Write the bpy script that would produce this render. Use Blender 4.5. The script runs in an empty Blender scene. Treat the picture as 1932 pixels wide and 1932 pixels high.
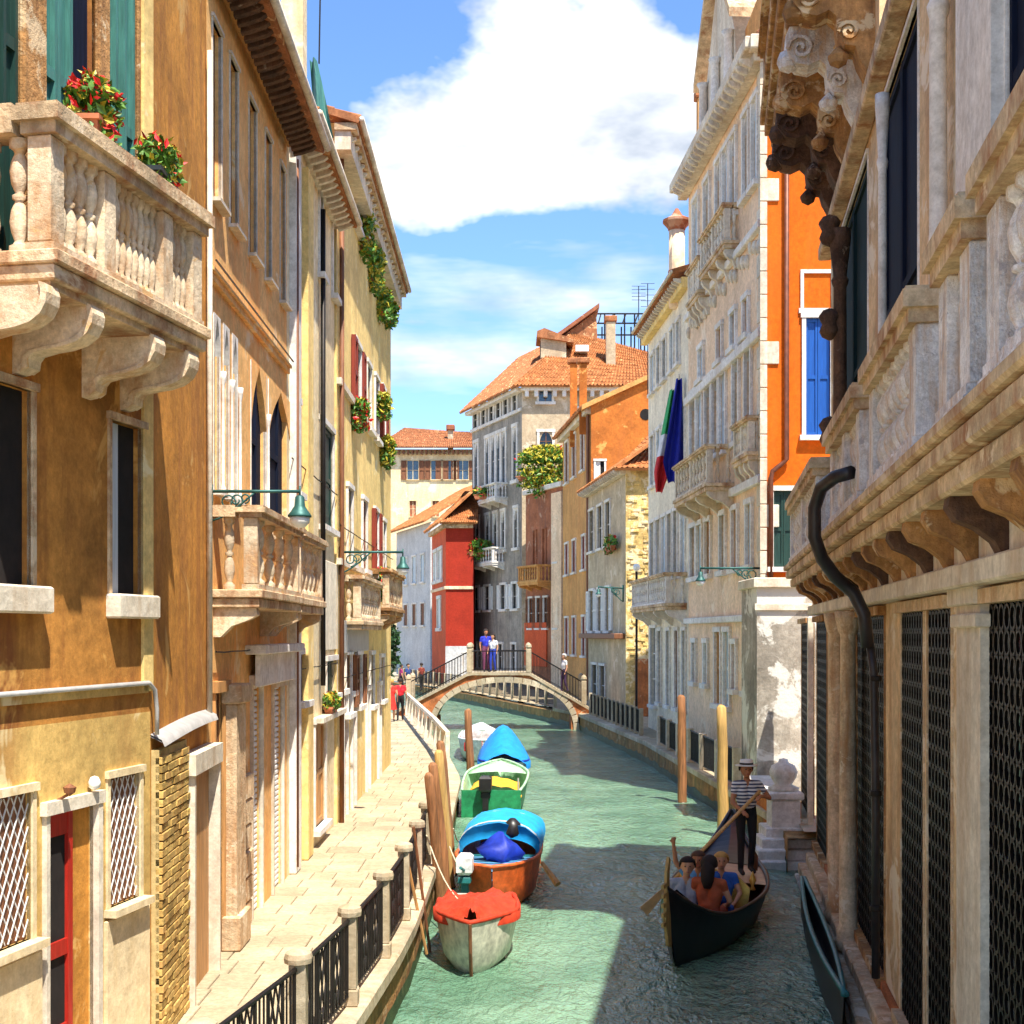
import bpy, bmesh, math, random
from math import sin, cos, pi, radians, sqrt, atan2
from mathutils import Vector, Matrix, noise
random.seed(7)
SC = bpy.context.scene
COL = SC.collection
# ------------------------------------------------ camera, sky, sun, exposure
W, F, CX, HY, ZC = 1932.0, 2600.0, 966.0, 1195.0, 4.3
cam = bpy.data.cameras.new('camera'); camo = bpy.data.objects.new('camera', cam); COL.objects.link(camo)
cam.sensor_width = 36; cam.sensor_fit = 'HORIZONTAL'; cam.lens = 36*F/W
cam.shift_y = (HY-W/2)/W; cam.clip_end = 3000; cam.clip_start = .1
camo.location = (0, 0, ZC); camo.rotation_euler = (radians(90), 0, 0)
SC.camera = camo
SUN_AZ, SUN_EL = radians(154), radians(63)      # azimuth clockwise from +Y
sd = Vector((sin(SUN_AZ)*cos(SUN_EL), cos(SUN_AZ)*cos(SUN_EL), sin(SUN_EL)))
sl = bpy.data.lights.new('sun', 'SUN'); sl.energy = 2.7; sl.angle = radians(.55); sl.color = (1, .94, .83)
so = bpy.data.objects.new('sun', sl); COL.objects.link(so); so.location = (30, 30, 60)
so.rotation_euler = (-sd).to_track_quat('-Z', 'Y').to_euler()
wd = bpy.data.worlds.new('World'); SC.world = wd; wd.use_nodes = True
SC.view_settings.view_transform = 'Standard'; SC.view_settings.look = 'None'
SC.view_settings.exposure = 1.95; SC.view_settings.gamma = 1; SC.view_settings.use_curve_mapping = False

def sky():
    nt = wd.node_tree; N = nt.nodes; L = nt.links; N.clear()
    out = N.new('ShaderNodeOutputWorld'); bg = N.new('ShaderNodeBackground'); bg.inputs[1].default_value = .072
    st = N.new('ShaderNodeTexSky'); st.sky_type = 'NISHITA'; st.sun_disc = False
    st.sun_elevation = SUN_EL; st.sun_rotation = SUN_AZ; st.air_density = 1.0; st.dust_density = .25; st.ozone_density = 3.0
    tc = N.new('ShaderNodeTexCoord')
    def math_(op, a, b=None, c=None):
        n = N.new('ShaderNodeMath'); n.operation = op
        for i, v in enumerate((a, b, c)):
            if v is None: continue
            if isinstance(v, (int, float)): n.inputs[i].default_value = v
            else: L.new(v, n.inputs[i])
        return n.outputs[0]
    def blob(px, py, rx, ry):
        c = Vector(((px-CX)/F, 1, (HY-py)/F)).normalized()
        s = N.new('ShaderNodeVectorMath'); s.operation = 'SUBTRACT'; L.new(tc.outputs['Generated'], s.inputs[0]); s.inputs[1].default_value = c
        m = N.new('ShaderNodeVectorMath'); m.operation = 'MULTIPLY'; L.new(s.outputs[0], m.inputs[0]); m.inputs[1].default_value = (F/rx, F/(rx*1.5), F/ry)
        l = N.new('ShaderNodeVectorMath'); l.operation = 'LENGTH'; L.new(m.outputs[0], l.inputs[0])
        return math_('MAXIMUM', math_('SUBTRACT', 1.0, l.outputs['Value']), -.6)
    def noi(sc, det, rough, z=1.0, off=(0, 0, 0), dist=0):
        mp = N.new('ShaderNodeMapping'); mp.inputs['Scale'].default_value = (1, 1, z); mp.inputs['Location'].default_value = off
        L.new(tc.outputs['Generated'], mp.inputs[0])
        n = N.new('ShaderNodeTexNoise'); n.inputs['Scale'].default_value = sc; n.inputs['Detail'].default_value = det
        n.inputs['Roughness'].default_value = rough; n.inputs['Distortion'].default_value = dist; L.new(mp.outputs[0], n.inputs[0]); return n.outputs[0]
    b = blob(1060, 215, 450, 255)
    for q in ((1230, 60, 300, 170), (860, 320, 230, 140), (1010, 60, 220, 110), (1180, 270, 230, 110)):
        b = math_('MAXIMUM', b, blob(*q))
    n1 = noi(9, 5, .6, 1.6, (.3, 0, .2)); n0 = noi(2.4, 1, .5, 2.0, (1.7, 0, .6))
    body = math_('ADD', math_('MULTIPLY', b, .62), math_('MULTIPLY', math_('SUBTRACT', n1, .5), 1.5))
    gen = math_('SUBTRACT', math_('ADD', math_('MULTIPLY', n0, 1.1), math_('MULTIPLY', n1, .8)), 1.02)
    clear = blob(640, 50, 330, 190)
    for q in ((1010, 500, 620, 110), (1300, 20, 110, 90), (900, 700, 500, 90)): clear = math_('MAXIMUM', clear, blob(*q))
    body = math_('SUBTRACT', math_('MAXIMUM', body, gen), math_('MULTIPLY', math_('MAXIMUM', clear, 0.0), .75))
    def ramp(v, stops):
        r = N.new('ShaderNodeValToRGB'); e = r.color_ramp.elements
        for i, (p, c) in enumerate(stops):
            if i > 1: e.new(p)
            e[i].position = p; e[i].color = c if isinstance(c, tuple) else (c, c, c, 1)
        L.new(v, r.inputs[0]); return r.outputs[0]
    mask = ramp(body, ((-.0, 0.0), (.26, 1.0)))
    n2 = noi(7, 4, .6, 5.0, (2.2, .4, .1))
    w = blob(1000, 560, 330, 110)
    for q in ((850, 670, 260, 70), (1150, 520, 150, 50)): w = math_('MAXIMUM', w, blob(*q))
    wisp = ramp(math_('ADD', math_('MULTIPLY', w, .5), math_('MULTIPLY', math_('SUBTRACT', n2, .5), 1.6)), ((.02, 0.0), (.62, .75)))
    mask = math_('MAXIMUM', mask, wisp)
    n3 = noi(8, 5, .55, 2.2, (.9, .1, .35))
    ccol = ramp(n3, ((.36, (2.4, 2.7, 3.2, 1)), (.62, (5.8, 5.8, 5.8, 1))))
    tint = N.new('ShaderNodeMixRGB'); tint.blend_type = 'MULTIPLY'; tint.inputs[0].default_value = 1; L.new(st.outputs[0], tint.inputs[1]); tint.inputs[2].default_value = (.68, .83, 1.0, 1)
    mx = N.new('ShaderNodeMixRGB'); L.new(mask, mx.inputs[0]); L.new(tint.outputs[0], mx.inputs[1]); L.new(ccol, mx.inputs[2])
    wd.cycles.sampling_method = 'MANUAL'; wd.cycles.sample_map_resolution = 256
    L.new(mx.outputs[0], bg.inputs[0]); L.new(bg.outputs[0], out.inputs[0])
sky()

# ------------------------------------------------ helpers
def tag(o, label=None, cat=None, group=None, kind=None):
    if label: o['label'] = label
    if cat: o['category'] = cat
    if group: o['group'] = group
    if kind: o['kind'] = kind
    return o
def thing(name, label, cat, loc=(0, 0, 0), rz=0, group=None):
    o = bpy.data.objects.new(name, None); COL.objects.link(o); o.location = loc; o.rotation_euler = (0, 0, rz)
    o.empty_display_size = .3
    return tag(o, label, cat, group)
def off(o):
    v = Vector((0, 0, 0))
    while o is not None:
        v += o.location; o = o.parent
    return v
def Pt(x, y, d): return Vector(((x-CX)/F*d, d, ZC-(y-HY)/F*d))
def gp(x, y, z):
    d = F*(ZC-z)/(y-HY); return Pt(x, y, d)

class MB:
    def __init__(s, T=None, local=False):
        s.v = []; s.f = []; s.mi = []; s.T = T; s.local = local; s.m = 0
    def add(s, vs, fs):
        b = len(s.v)
        s.v += [s.T(*v) if s.T else Vector(v) for v in vs]
        s.f += [[i+b for i in f] for f in fs]; s.mi += [s.m]*len(fs); return s
    def box(s, x0, x1, y0, y1, z0, z1):
        return s.add([(x0,y0,z0),(x1,y0,z0),(x1,y1,z0),(x0,y1,z0),(x0,y0,z1),(x1,y0,z1),(x1,y1,z1),(x0,y1,z1)],
                     [(0,3,2,1),(4,5,6,7),(0,1,5,4),(1,2,6,5),(2,3,7,6),(3,0,4,7)])
    def bbox(s, x0, x1, y0, y1, z0, z1, b=.01):
        # chamfered box
        vs = []; 
        for zz, k in ((z0, b), (z0+b, 0), (z1-b, 0), (z1, b)):
            vs += [(x0+k,y0+k,zz),(x1-k,y0+k,zz),(x1-k,y1-k,zz),(x0+k,y1-k,zz)]
        fs = [(0,3,2,1),(12,13,14,15)]
        for r in range(3):
            for i in range(4):
                a = r*4+i; c = r*4+(i+1)%4; fs.append((a,c,c+4,a+4))
        return s.add(vs, fs)
    def prism(s, poly, ax, a, b):
        n = len(poly)
        def mk(p, t):
            return (t,p[0],p[1]) if ax == 'x' else ((p[0],t,p[1]) if ax == 'y' else (p[0],p[1],t))
        return s.add([mk(p, a) for p in poly]+[mk(p, b) for p in poly],
                     [tuple(range(n)), tuple(range(2*n-1, n-1, -1))]+[(i,(i+1)%n,(i+1)%n+n,i+n) for i in range(n)])
    def lathe(s, prof, c=(0,0,0), n=10, cap=True):
        vs = []
        for r, z in prof:
            for i in range(n):
                t = 2*pi*(i+.5)/n; vs.append((c[0]+r*cos(t), c[1]+r*sin(t), c[2]+z))
        m = len(prof); fs = [(k*n+i, k*n+(i+1)%n, (k+1)*n+(i+1)%n, (k+1)*n+i) for k in range(m-1) for i in range(n)]
        if cap: fs += [tuple(range(n-1,-1,-1)), tuple(range((m-1)*n, m*n))]
        return s.add(vs, fs)
    def tube(s, pts, r, n=6, cap=True):
        P = [Vector(p) for p in pts]; m = len(P); vs = []; up0 = None
        for k in range(m):
            t = (P[min(k+1,m-1)]-P[max(k-1,0)]).normalized()
            if up0 is None:
                a = Vector((0,0,1)) if abs(t.z) < .9 else Vector((1,0,0))
                u = t.cross(a).normalized()
            else:
                u = (up0-t*up0.dot(t)).normalized()
            up0 = u; w = t.cross(u); rr = r[k] if isinstance(r, (list, tuple)) else r
            for i in range(n):
                q = 2*pi*(i+.5)/n; vs.append(tuple(P[k]+u*rr*cos(q)+w*rr*sin(q)))
        fs = [(k*n+i, k*n+(i+1)%n, (k+1)*n+(i+1)%n, (k+1)*n+i) for k in range(m-1) for i in range(n)]
        if cap: fs += [tuple(range(n-1,-1,-1)), tuple(range((m-1)*n, m*n))]
        return s.add(vs, fs)
    def build(s, name, mat, parent=None, smooth=False, kind=None):
        me = bpy.data.meshes.new(name); o = off(parent) if (parent is not None and not s.local) else Vector((0,0,0))
        me.from_pydata([tuple(v-o) for v in s.v], [], s.f)
        for m in (mat if isinstance(mat, (list, tuple)) else [mat]): me.materials.append(m)
        if any(s.mi): me.polygons.foreach_set('material_index', s.mi)
        if smooth: me.polygons.foreach_set('use_smooth', [True]*len(s.f))
        me.update()
        ob = bpy.data.objects.new(name, me); COL.objects.link(ob); ob.parent = parent
        if kind: ob['kind'] = kind
        return ob
def inst(me, name, parent, loc, rz=0, sc=(1,1,1), local=False):
    ob = bpy.data.objects.new(name, me); COL.objects.link(ob); ob.parent = parent
    ob.location = Vector(loc)-(off(parent) if (parent is not None and not local) else Vector((0,0,0)))
    ob.rotation_euler = (0, 0, rz); ob.scale = sc; return ob

# ------------------------------------------------ materials
def newmat(name):
    m = bpy.data.materials.new(name); m.use_nodes = True; nt = m.node_tree
    return m, nt, nt.nodes, nt.links, nt.nodes['Principled BSDF']
def sc3(c, k): return tuple(min(1, max(0, x*k)) for x in c[:3])+(1,)
def plaster(name, c, var=.35, stain=None, stain_amt=.5, patch=None, patch_amt=.42, bump=.3, rough=.9, streak=2.0, scale=1.0, sms=.14, rnd=0):
    m, nt, N, L, B = newmat(name); B.inputs['Roughness'].default_value = rough; B.inputs['Specular IOR Level'].default_value = .25
    g = N.new('ShaderNodeNewGeometry')
    def noi(sc, det, ro, ms=(1,1,1), dist=0):
        mp = N.new('ShaderNodeMapping'); mp.inputs['Scale'].default_value = ms; L.new(g.outputs['Position'], mp.inputs[0])
        n = N.new('ShaderNodeTexNoise'); n.inputs['Scale'].default_value = sc; n.inputs['Detail'].default_value = det; n.inputs['Roughness'].default_value = ro
        n.inputs['Distortion'].default_value = dist; L.new(mp.outputs[0], n.inputs[0]); return n.outputs[0]
    def ramp(v, p0, p1, c0, c1):
        r = N.new('ShaderNodeValToRGB'); e = r.color_ramp.elements; e[0].position = p0; e[1].position = p1; e[0].color = c0; e[1].color = c1; L.new(v, r.inputs[0]); return r.outputs[0]
    def mix(f, a, b, mode='MIX'):
        n = N.new('ShaderNodeMixRGB'); n.blend_type = mode
        for i, v in ((0, f), (1, a), (2, b)):
            if isinstance(v, (int, float)): n.inputs[i].default_value = v
            elif isinstance(v, tuple): n.inputs[i].default_value = v
            else: L.new(v, n.inputs[i])
        return n.outputs[0]
    col = ramp(noi(.7*scale, 6, .75), .36, .66, sc3(c, 1-var), sc3(c, 1+var*.55))
    fine = ramp(noi(8*scale, 4, .8), .34, .66, (.68,.66,.63,1), (1.14,1.14,1.14,1)); col = mix(.8, col, fine, 'MULTIPLY')
    if stain:
        s = ramp(noi(streak*scale, 5, .7, (1,1,sms)), .47, .66, (0,0,0,1), (stain_amt,)*3+(1,)); col = mix(s, col, stain+(1,))
    if patch:
        s = ramp(noi(.9*scale, 5, .7, (1,1,1), .6), 1-patch_amt, 1-patch_amt+.05, (0,0,0,1), (.85,.85,.85,1)); col = mix(s, col, patch+(1,))
    if rnd:
        oi = N.new('ShaderNodeObjectInfo'); col = mix(1.0, col, ramp(oi.outputs['Random'], 0, 1, (1-rnd,1-rnd*1.05,1-rnd*1.2,1), (1.1,1.1,1.1,1)), 'MULTIPLY')
    L.new(col, B.inputs['Base Color'])
    b = N.new('ShaderNodeBump'); b.inputs['Strength'].default_value = bump; b.inputs['Distance'].default_value = .03
    h = noi(6*scale, 5, .72); L.new(h, b.inputs['Height']); L.new(b.outputs[0], B.inputs['Normal'])
    return m
def simple(name, c, rough=.6, metal=0, var=.25, nsc=6, bump=.15, spec=.4, ms=(1,1,1), obj=False):
    m, nt, N, L, B = newmat(name); B.inputs['Roughness'].default_value = rough; B.inputs['Metallic'].default_value = metal; B.inputs['Specular IOR Level'].default_value = spec
    g = N.new('ShaderNodeTexCoord') if obj else N.new('ShaderNodeNewGeometry')
    mp = N.new('ShaderNodeMapping'); mp.inputs['Scale'].default_value = ms; L.new(g.outputs['Object' if obj else 'Position'], mp.inputs[0])
    n = N.new('ShaderNodeTexNoise'); n.inputs['Scale'].default_value = nsc; n.inputs['Detail'].default_value = 3; n.inputs['Roughness'].default_value = .65; L.new(mp.outputs[0], n.inputs[0])
    r = N.new('ShaderNodeValToRGB'); e = r.color_ramp.elements; e[0].position = .3; e[1].position = .72; e[0].color = sc3(c, 1-var); e[1].color = sc3(c, 1+var*.6); L.new(n.outputs[0], r.inputs[0])
    L.new(r.outputs[0], B.inputs['Base Color'])
    if bump:
        b = N.new('ShaderNodeBump'); b.inputs['Strength'].default_value = bump; b.inputs['Distance'].default_value = .02; L.new(n.outputs[0], b.inputs['Height']); L.new(b.outputs[0], B.inputs['Normal'])
    return m
class M: pass
M.ochre = plaster('ochre_plaster', (.54,.24,.05), .45, (.2,.06,.02), .8, (.64,.34,.09), .4)
M.ochre_lo = plaster('lower_ochre_plaster', (.70,.46,.15), .35, (.42,.2,.06), .6, (.78,.62,.34), .42)
M.rust = plaster('rust_ochre_plaster', (.62,.27,.045), .35, (.26,.09,.03), .7, (.66,.38,.12), .4)
M.peach = plaster('peach_plaster', (.93,.52,.19), .2, (.9,.36,.08), .6, (.9,.66,.38), .42)
M.cream = plaster('cream_plaster', (.84,.68,.42), .24, (.6,.42,.2), .6, (.88,.76,.52), .42)
M.yellow = plaster('yellow_plaster', (.9,.65,.25), .24, (.6,.38,.14), .6, (.86,.74,.44), .4)
M.white_wall = plaster('white_plaster', (.86,.76,.58), .2, (.5,.4,.28), .4)
M.orange = plaster('vivid_orange_plaster', (.74,.13,.004), .13, (.75,.16,.02), .35, bump=.1)
M.orange2 = plaster('brown_orange_plaster', (.56,.17,.03), .35, (.4,.12,.03), .6, (.76,.36,.1), .42)
M.orange3 = plaster('light_orange_plaster', (.66,.34,.11), .3, (.5,.2,.06), .6)
M.red = plaster('red_plaster', (.38,.032,.014), .2, (.4,.03,.02), .4, bump=.1)
M.redor = plaster('orange_red_plaster', (.66,.11,.035), .2, (.5,.06,.02), .4, bump=.1)
M.pink = plaster('pink_plaster', (.9,.64,.42), .22, (.6,.4,.25), .5, (.84,.68,.5), .42)
M.grey = plaster('grey_plaster', (.36,.32,.27), .35, (.12,.11,.1), .6, (.32,.28,.22), .42)
M.sand = plaster('sand_plaster', (.56,.44,.29), .3, (.36,.26,.16), .6, (.66,.55,.4), .42)
M.brown = plaster('red_brown_plaster', (.42,.15,.07), .4, (.2,.09,.06), .7, (.5,.3,.2), .42)
M.rough = plaster('rough_stone_wall', (.78,.55,.2), .5, (.4,.24,.1), .5, (.82,.66,.4), .5, bump=1.0, scale=3)
M.paleblue = plaster('pale_grey_plaster', (.60,.60,.60), .2, (.42,.42,.44), .5)
M.weather = plaster('weathered_plaster', (.44,.39,.32), .5, (.22,.19,.15), .7, (.74,.7,.62), .47, bump=.6)
M.palazzo = plaster('palazzo_plaster', (.76,.54,.3), .35, (.36,.15,.05), .7, (.82,.7,.52), .46)
M.stone = plaster('istrian_stone', (.74,.66,.53), .25, (.42,.26,.13), .5, bump=.3)
M.white_stone = plaster('white_stone', (.80,.76,.70), .18, (.5,.36,.24), .4, bump=.25)
M.marble = plaster('veined_marble', (.88,.83,.8), .3, (.56,.34,.17), .75, (.44,.39,.38), .4, bump=.8, scale=5)
M.brown_stone = plaster('stained_brown_stone', (.50,.26,.095), .5, (.16,.07,.035), .8, (.66,.5,.3), .45, bump=.8, scale=2)
M.dark_stone = plaster('dark_brown_stone', (.16,.085,.05), .6, (.05,.03,.025), .7, (.34,.24,.17), .38, bump=.9, scale=2.5)  # dark brown stone, blotched darker and paler
M.balc_stone = plaster('balcony_stone', (.74,.60,.42), .3, (.42,.2,.07), .7, (.62,.38,.16), .42, bump=.5, scale=2.2, sms=.45)
M.rail_stone = plaster('stained_rail_stone', (.70,.52,.32), .45, (.28,.1,.035), .8, (.72,.58,.4), .42, bump=.7, scale=1.6, sms=.7)
M.paving = plaster('paving_stone', (.47,.385,.255), .25, (.36,.29,.2), .4, bump=.4, scale=1.6, rnd=.16)
M.joint = plaster('paving_joint', (.46,.38,.26), .3)
M.coping = plaster('quay_coping', (.54,.45,.32), .3, (.42,.28,.14), .5, bump=.5, rnd=.25)
M.quay = plaster('quay_wall', (.42,.22,.08), .5, (.14,.13,.05), .8, (.5,.36,.2), .42, bump=.8, scale=2)
M.plinth = plaster('plinth_stone', (.72,.53,.33), .35, (.4,.17,.05), .7, (.76,.62,.44), .42, bump=.6, scale=2.5)
M.brick = plaster('yellow_brick', (.74,.5,.16), .4, (.6,.28,.07), .5, bump=.5, scale=3, rnd=.45)
M.mortar = plaster('mortar', (.62,.46,.2), .3)
M.redbrick = plaster('old_red_brick', (.52,.17,.055), .5, (.25,.1,.05), .6, (.62,.4,.22), .4, bump=.8, scale=3)
M.tile = plaster('roof_tile', (.42,.165,.07), .5, (.3,.12,.05), .5, (.72,.45,.22), .42, bump=.4, scale=3)
M.tile2 = plaster('orange_roof_tile', (.44,.165,.055), .5, (.3,.1,.03), .5, (.6,.33,.14), .42, bump=.4, scale=3)
M.wood = simple('brown_wood', (.22,.085,.035), .65, var=.5, nsc=8, ms=(3,3,.3))
M.wood_lt = simple('light_brown_wood', (.50,.25,.085), .6, var=.4, nsc=8, ms=(3,3,.3))
M.pole = simple('mooring_wood', (.3,.13,.05), .75, var=.55, nsc=7, ms=(3,3,.25), bump=.5)
M.pole_y = simple('pale_mooring_wood', (.5,.31,.1), .75, var=.4, nsc=7, ms=(3,3,.25), bump=.5)
M.wet = simple('wet_wood', (.05,.045,.025), .35, var=.5)
M.iron = simple('black_iron', (.022,.018,.016), .5, .6, .4)
M.pipe = simple('dark_pipe', (.035,.03,.032), .42, .3, .5, nsc=4)
M.pipe_b = simple('brown_pipe', (.16,.05,.025), .5, .2, .4)
M.greeniron = simple('green_iron', (.03,.11,.10), .5, .3, .4)
M.green = simple('dark_green_paint', (.012,.045,.035), .5, 0, .35, ms=(4,4,.4))
M.green2 = simple('faded_green_paint', (.055,.19,.16), .55, 0, .35, ms=(4,4,.4))
M.navy = simple('navy_paint', (.006,.010,.026), .8, 0, .4, ms=(4,4,.4), spec=.12)
M.teal = simple('dark_teal_paint', (.006,.021,.024), .8, 0, .4, ms=(4,4,.4), spec=.12)
M.blue = simple('blue_shutter_paint', (.008,.085,.36), .45, 0, .2, ms=(4,4,.4))
M.redsh = simple('red_brown_shutter', (.22,.03,.015), .55, 0, .3, ms=(4,4,.4))
M.whitesh = simple('white_shutter', (.74,.72,.68), .55, 0, .15, ms=(4,4,.4))
M.paleshut = simple('pale_blue_shutter', (.55,.62,.66), .55, 0, .15, ms=(4,4,.4))
M.reddoor = simple('red_door_paint', (.42,.022,.012), .45, 0, .3, ms=(4,4,.4))
M.roller = simple('roller_blind', (.84,.83,.8), .5, 0, .1)
M.glass = simple('dark_glass', (.012,.014,.018), .08, 0, .5, spec=.6, bump=.02)
M.glass_b = simple('sky_glass', (.05,.085,.14), .08, 0, .5, spec=.8, bump=.02)
M.dark = simple('dark_interior', (.012,.009,.008), .9, 0, .5)
M.curtain = simple('pale_curtain', (.5,.56,.6), .8, 0, .2, ms=(6,6,.3))
M.lampglass = simple('lamp_glass', (.85,.84,.8), .25, 0, .05)
M.leaf = simple('leaf_green', (.09,.22,.02), .5, 0, .7, nsc=14)
M.leaf_y = simple('leaf_yellow', (.5,.42,.03), .5, 0, .6, nsc=14)
M.leaf_d = simple('leaf_dark', (.03,.085,.025), .5, 0, .7, nsc=14)
M.fl_red = simple('red_flower', (.68,.015,.012), .5, 0, .4, nsc=14)
M.terracotta = simple('terracotta', (.48,.16,.07), .75)
M.box_dark = simple('dark_planter', (.02,.03,.035), .5)
M.tin = simple('white_sheet', (.42,.41,.39), .45, 0, .2)
# ------------------------------------------------ facade toolkit
class Fac:
    def __init__(s, A, B, to=(0, 0)):
        s.A = Vector(A); s.B = Vector(B); d = s.B-s.A; s.len = d.length; s.u = d/s.len
        n = Vector((s.u.y, -s.u.x)); c = Vector(to)-s.A
        s.n = n if n.dot(c) > 0 else -n
        s.rz = atan2(s.u.y, s.u.x)
    def S(s, x, o=0):
        k = (x-CX)/F; a = s.A+s.n*o
        return (k*a.y-a.x)/(s.u.x-k*s.u.y)
    def D(s, x, o=0): return (s.A+s.n*o).y+s.u.y*s.S(x, o)
    def Z(s, x, y, o=0): return ZC-(y-HY)/F*s.D(x, o)
    def T(s, a, o, z):
        p = s.A+s.u*a+s.n*o; return Vector((p.x, p.y, z))
    def rect(s, xa, xb, yt, yb, o=0):
        a, b = sorted((s.S(xa, o), s.S(xb, o))); xm = (xa+xb)/2
        return a, b, s.Z(xm, yb, o), s.Z(xm, yt, o)

def wall(fc, par, s0, s1, z0, z1, ops, mat, depth=4, rev=.1, name='wall', top=True):
    ss = sorted(set([s0, s1]+[v for o in ops for v in o[:2] if s0 < v < s1]))
    zs = sorted(set([z0, z1]+[v for o in ops for v in o[2:4] if z0 < v < z1]))
    # subdivide long spans a little for cleaner shading
    mb = MB(fc.T)
    for i in range(len(ss)-1):
        run = None
        for j in range(len(zs)-1):
            cs, cz = (ss[i]+ss[i+1])/2, (zs[j]+zs[j+1])/2
            hole = any(o[0] < cs < o[1] and o[2] < cz < o[3] for o in ops)
            if not hole:
                if run is None: run = zs[j]
            if (hole or j == len(zs)-2) and run is not None:
                e = zs[j] if hole else zs[j+1]
                mb.add([(ss[i],0,run),(ss[i+1],0,run),(ss[i+1],0,e),(ss[i],0,e)], [(0,1,2,3)]); run = None
    for a, b, c, d in [o[:4] for o in ops]:
        mb.add([(a,0,c),(b,0,c),(b,0,d),(a,0,d),(a,-rev,c),(b,-rev,c),(b,-rev,d),(a,-rev,d)],
               [(0,1,5,4),(1,2,6,5),(2,3,7,6),(3,0,4,7),(4,5,6,7)])
    mb.add([(s0,0,z0),(s1,0,z0),(s1,0,z1),(s0,0,z1),(s0,-depth,z0),(s1,-depth,z0),(s1,-depth,z1),(s0,-depth,z1)],
           [(0,4,7,3),(1,2,6,5),(4,5,6,7)]+([(3,7,6,2)] if top else []))
    return mb.build(name, mat, par)

def leafpanel(mb, a, b, o0, o1, c, d, slats=0):
    """one shutter or door leaf: stiles, rails, slats or recessed panels"""
    w = min(.07, (b-a)*.18); h = min(.09, (d-c)*.06); om = o0+(o1-o0)*.45
    mb.box(a, b, o0, om, c, d)
    mb.box(a, a+w, om, o1, c, d); mb.box(b-w, b, om, o1, c, d)
    for z in (c, (c+d)/2-h/2, d-h): mb.box(a+w, b-w, om, o1-.003, z, z+h)
    if slats:
        z = c+h*1.3
        while z < d-h*1.3:
            if abs(z-(c+d)/2) > h: mb.prism([(om,z),(o1-.006,z-.012),(o1-.006,z+.004),(om,z+.02)], 'x', a+w, b-w)
            z += slats

def window(fc, par, s0, s1, z0, z1, st='glass', fr=None, fw=.09, fd=.05, sill=True, shut=None, pane=None, rev=.1, arch=None, amat=None, slats=0, bars=1, lintel=True, name='window'):
    fr = fr or M.stone
    mb = MB(fc.T)
    mb.box(s0-fw, s0, -.03, fd, z0, z1); mb.box(s1, s1+fw, -.03, fd, z0, z1)
    if lintel: mb.box(s0-fw*1.3, s1+fw*1.3, -.03, fd+.02, z1, z1+fw*1.2)
    if sill: mb.box(s0-fw*1.6, s1+fw*1.6, -.03, fd+.09, z0-fw*1.2, z0)
    w = mb.build(name, fr, par)
    if st in ('closed', 'half'):
        m = (s0+s1)/2; 
        a = MB(fc.T); leafpanel(a, s0+.004, m-.006, -.075, -.02, z0+.004, z1-.004, slats); a.build('shutter', shut or M.green, w)
        if st == 'closed':
            a = MB(fc.T); leafpanel(a, m+.006, s1-.004, -.075, -.02, z0+.004, z1-.004, slats); a.build('shutter', shut or M.green, w)
    if st != 'closed':
        MB(fc.T).box(s0+.002, s1-.002, -rev+.004, -rev+.03, z0+.002, z1-.002).build('pane', pane or M.glass, w)
        if bars:
            b = MB(fc.T); m = (s0+s1)/2; t = .025
            b.box(m-t, m+t, -rev+.031, -rev+.07, z0, z1)
            for k in range(1, bars+1):
                z = z0+(z1-z0)*k/(bars+1); b.box(s0, m-t, -rev+.031, -rev+.06, z-.018, z+.018); b.box(m+t, s1, -rev+.031, -rev+.06, z-.018, z+.018)
            b.build('mullion', M.wood if not shut else fr, w)
    if st == 'open':
        lw = (s1-s0)*.5
        for a, b in ((s0-fw-lw, s0-fw-.01), (s1+fw+.01, s1+fw+lw)):
            q = MB(fc.T); leafpanel(q, a, b, fd*.2, fd+.05, z0, z1, slats); q.build('shutter', shut or M.green, w)
    if arch:
        arch_fill(fc, w, s0, s1, z1-arch[1], z1, arch[0], amat or fr)
    return w

def arch_curve(s0, s1, zs, zt, kind, n=8):
    sm = (s0+s1)/2; hw = (s1-s0)/2; pts = []
    for i in range(n+1):
        t = i/n
        if kind == 'round': a = pi/2*t; pts.append((s0+hw*(1-cos(a)), zs+(zt-zs)*sin(a)))
        else:
            # ogee: convex then concave tip
            x = t; y = (1-(1-min(1, x*1.25))**2)*.72+.28*max(0, x-.45)**2/.3025*1.0
            pts.append((s0+hw*x, zs+(zt-zs)*min(1, y if i < n else 1)))
    return pts
def arch_fill(fc, par, s0, s1, zs, zt, kind, mat, o0=-.2, o1=.012):
    L_ = arch_curve(s0, s1, zs, zt, kind); sm = (s0+s1)/2
    mb = MB(fc.T)
    for mir in (0, 1):
        P = [(2*sm-a if mir else a, z) for a, z in L_]; e = s1 if mir else s0
        for (a0, c0), (a1, c1) in zip(P, P[1:]):
            mb.add([(a0,o0,c0),(a1,o0,c1),(a1,o0,zt),(a0,o0,zt),(a0,o1,c0),(a1,o1,c1),(a1,o1,zt),(a0,o1,zt)], [(0,1,2,3),(4,5,6,7),(0,1,5,4),(2,3,7,6)])
    a = mb.build('arch', mat, par)
    return a

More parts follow.
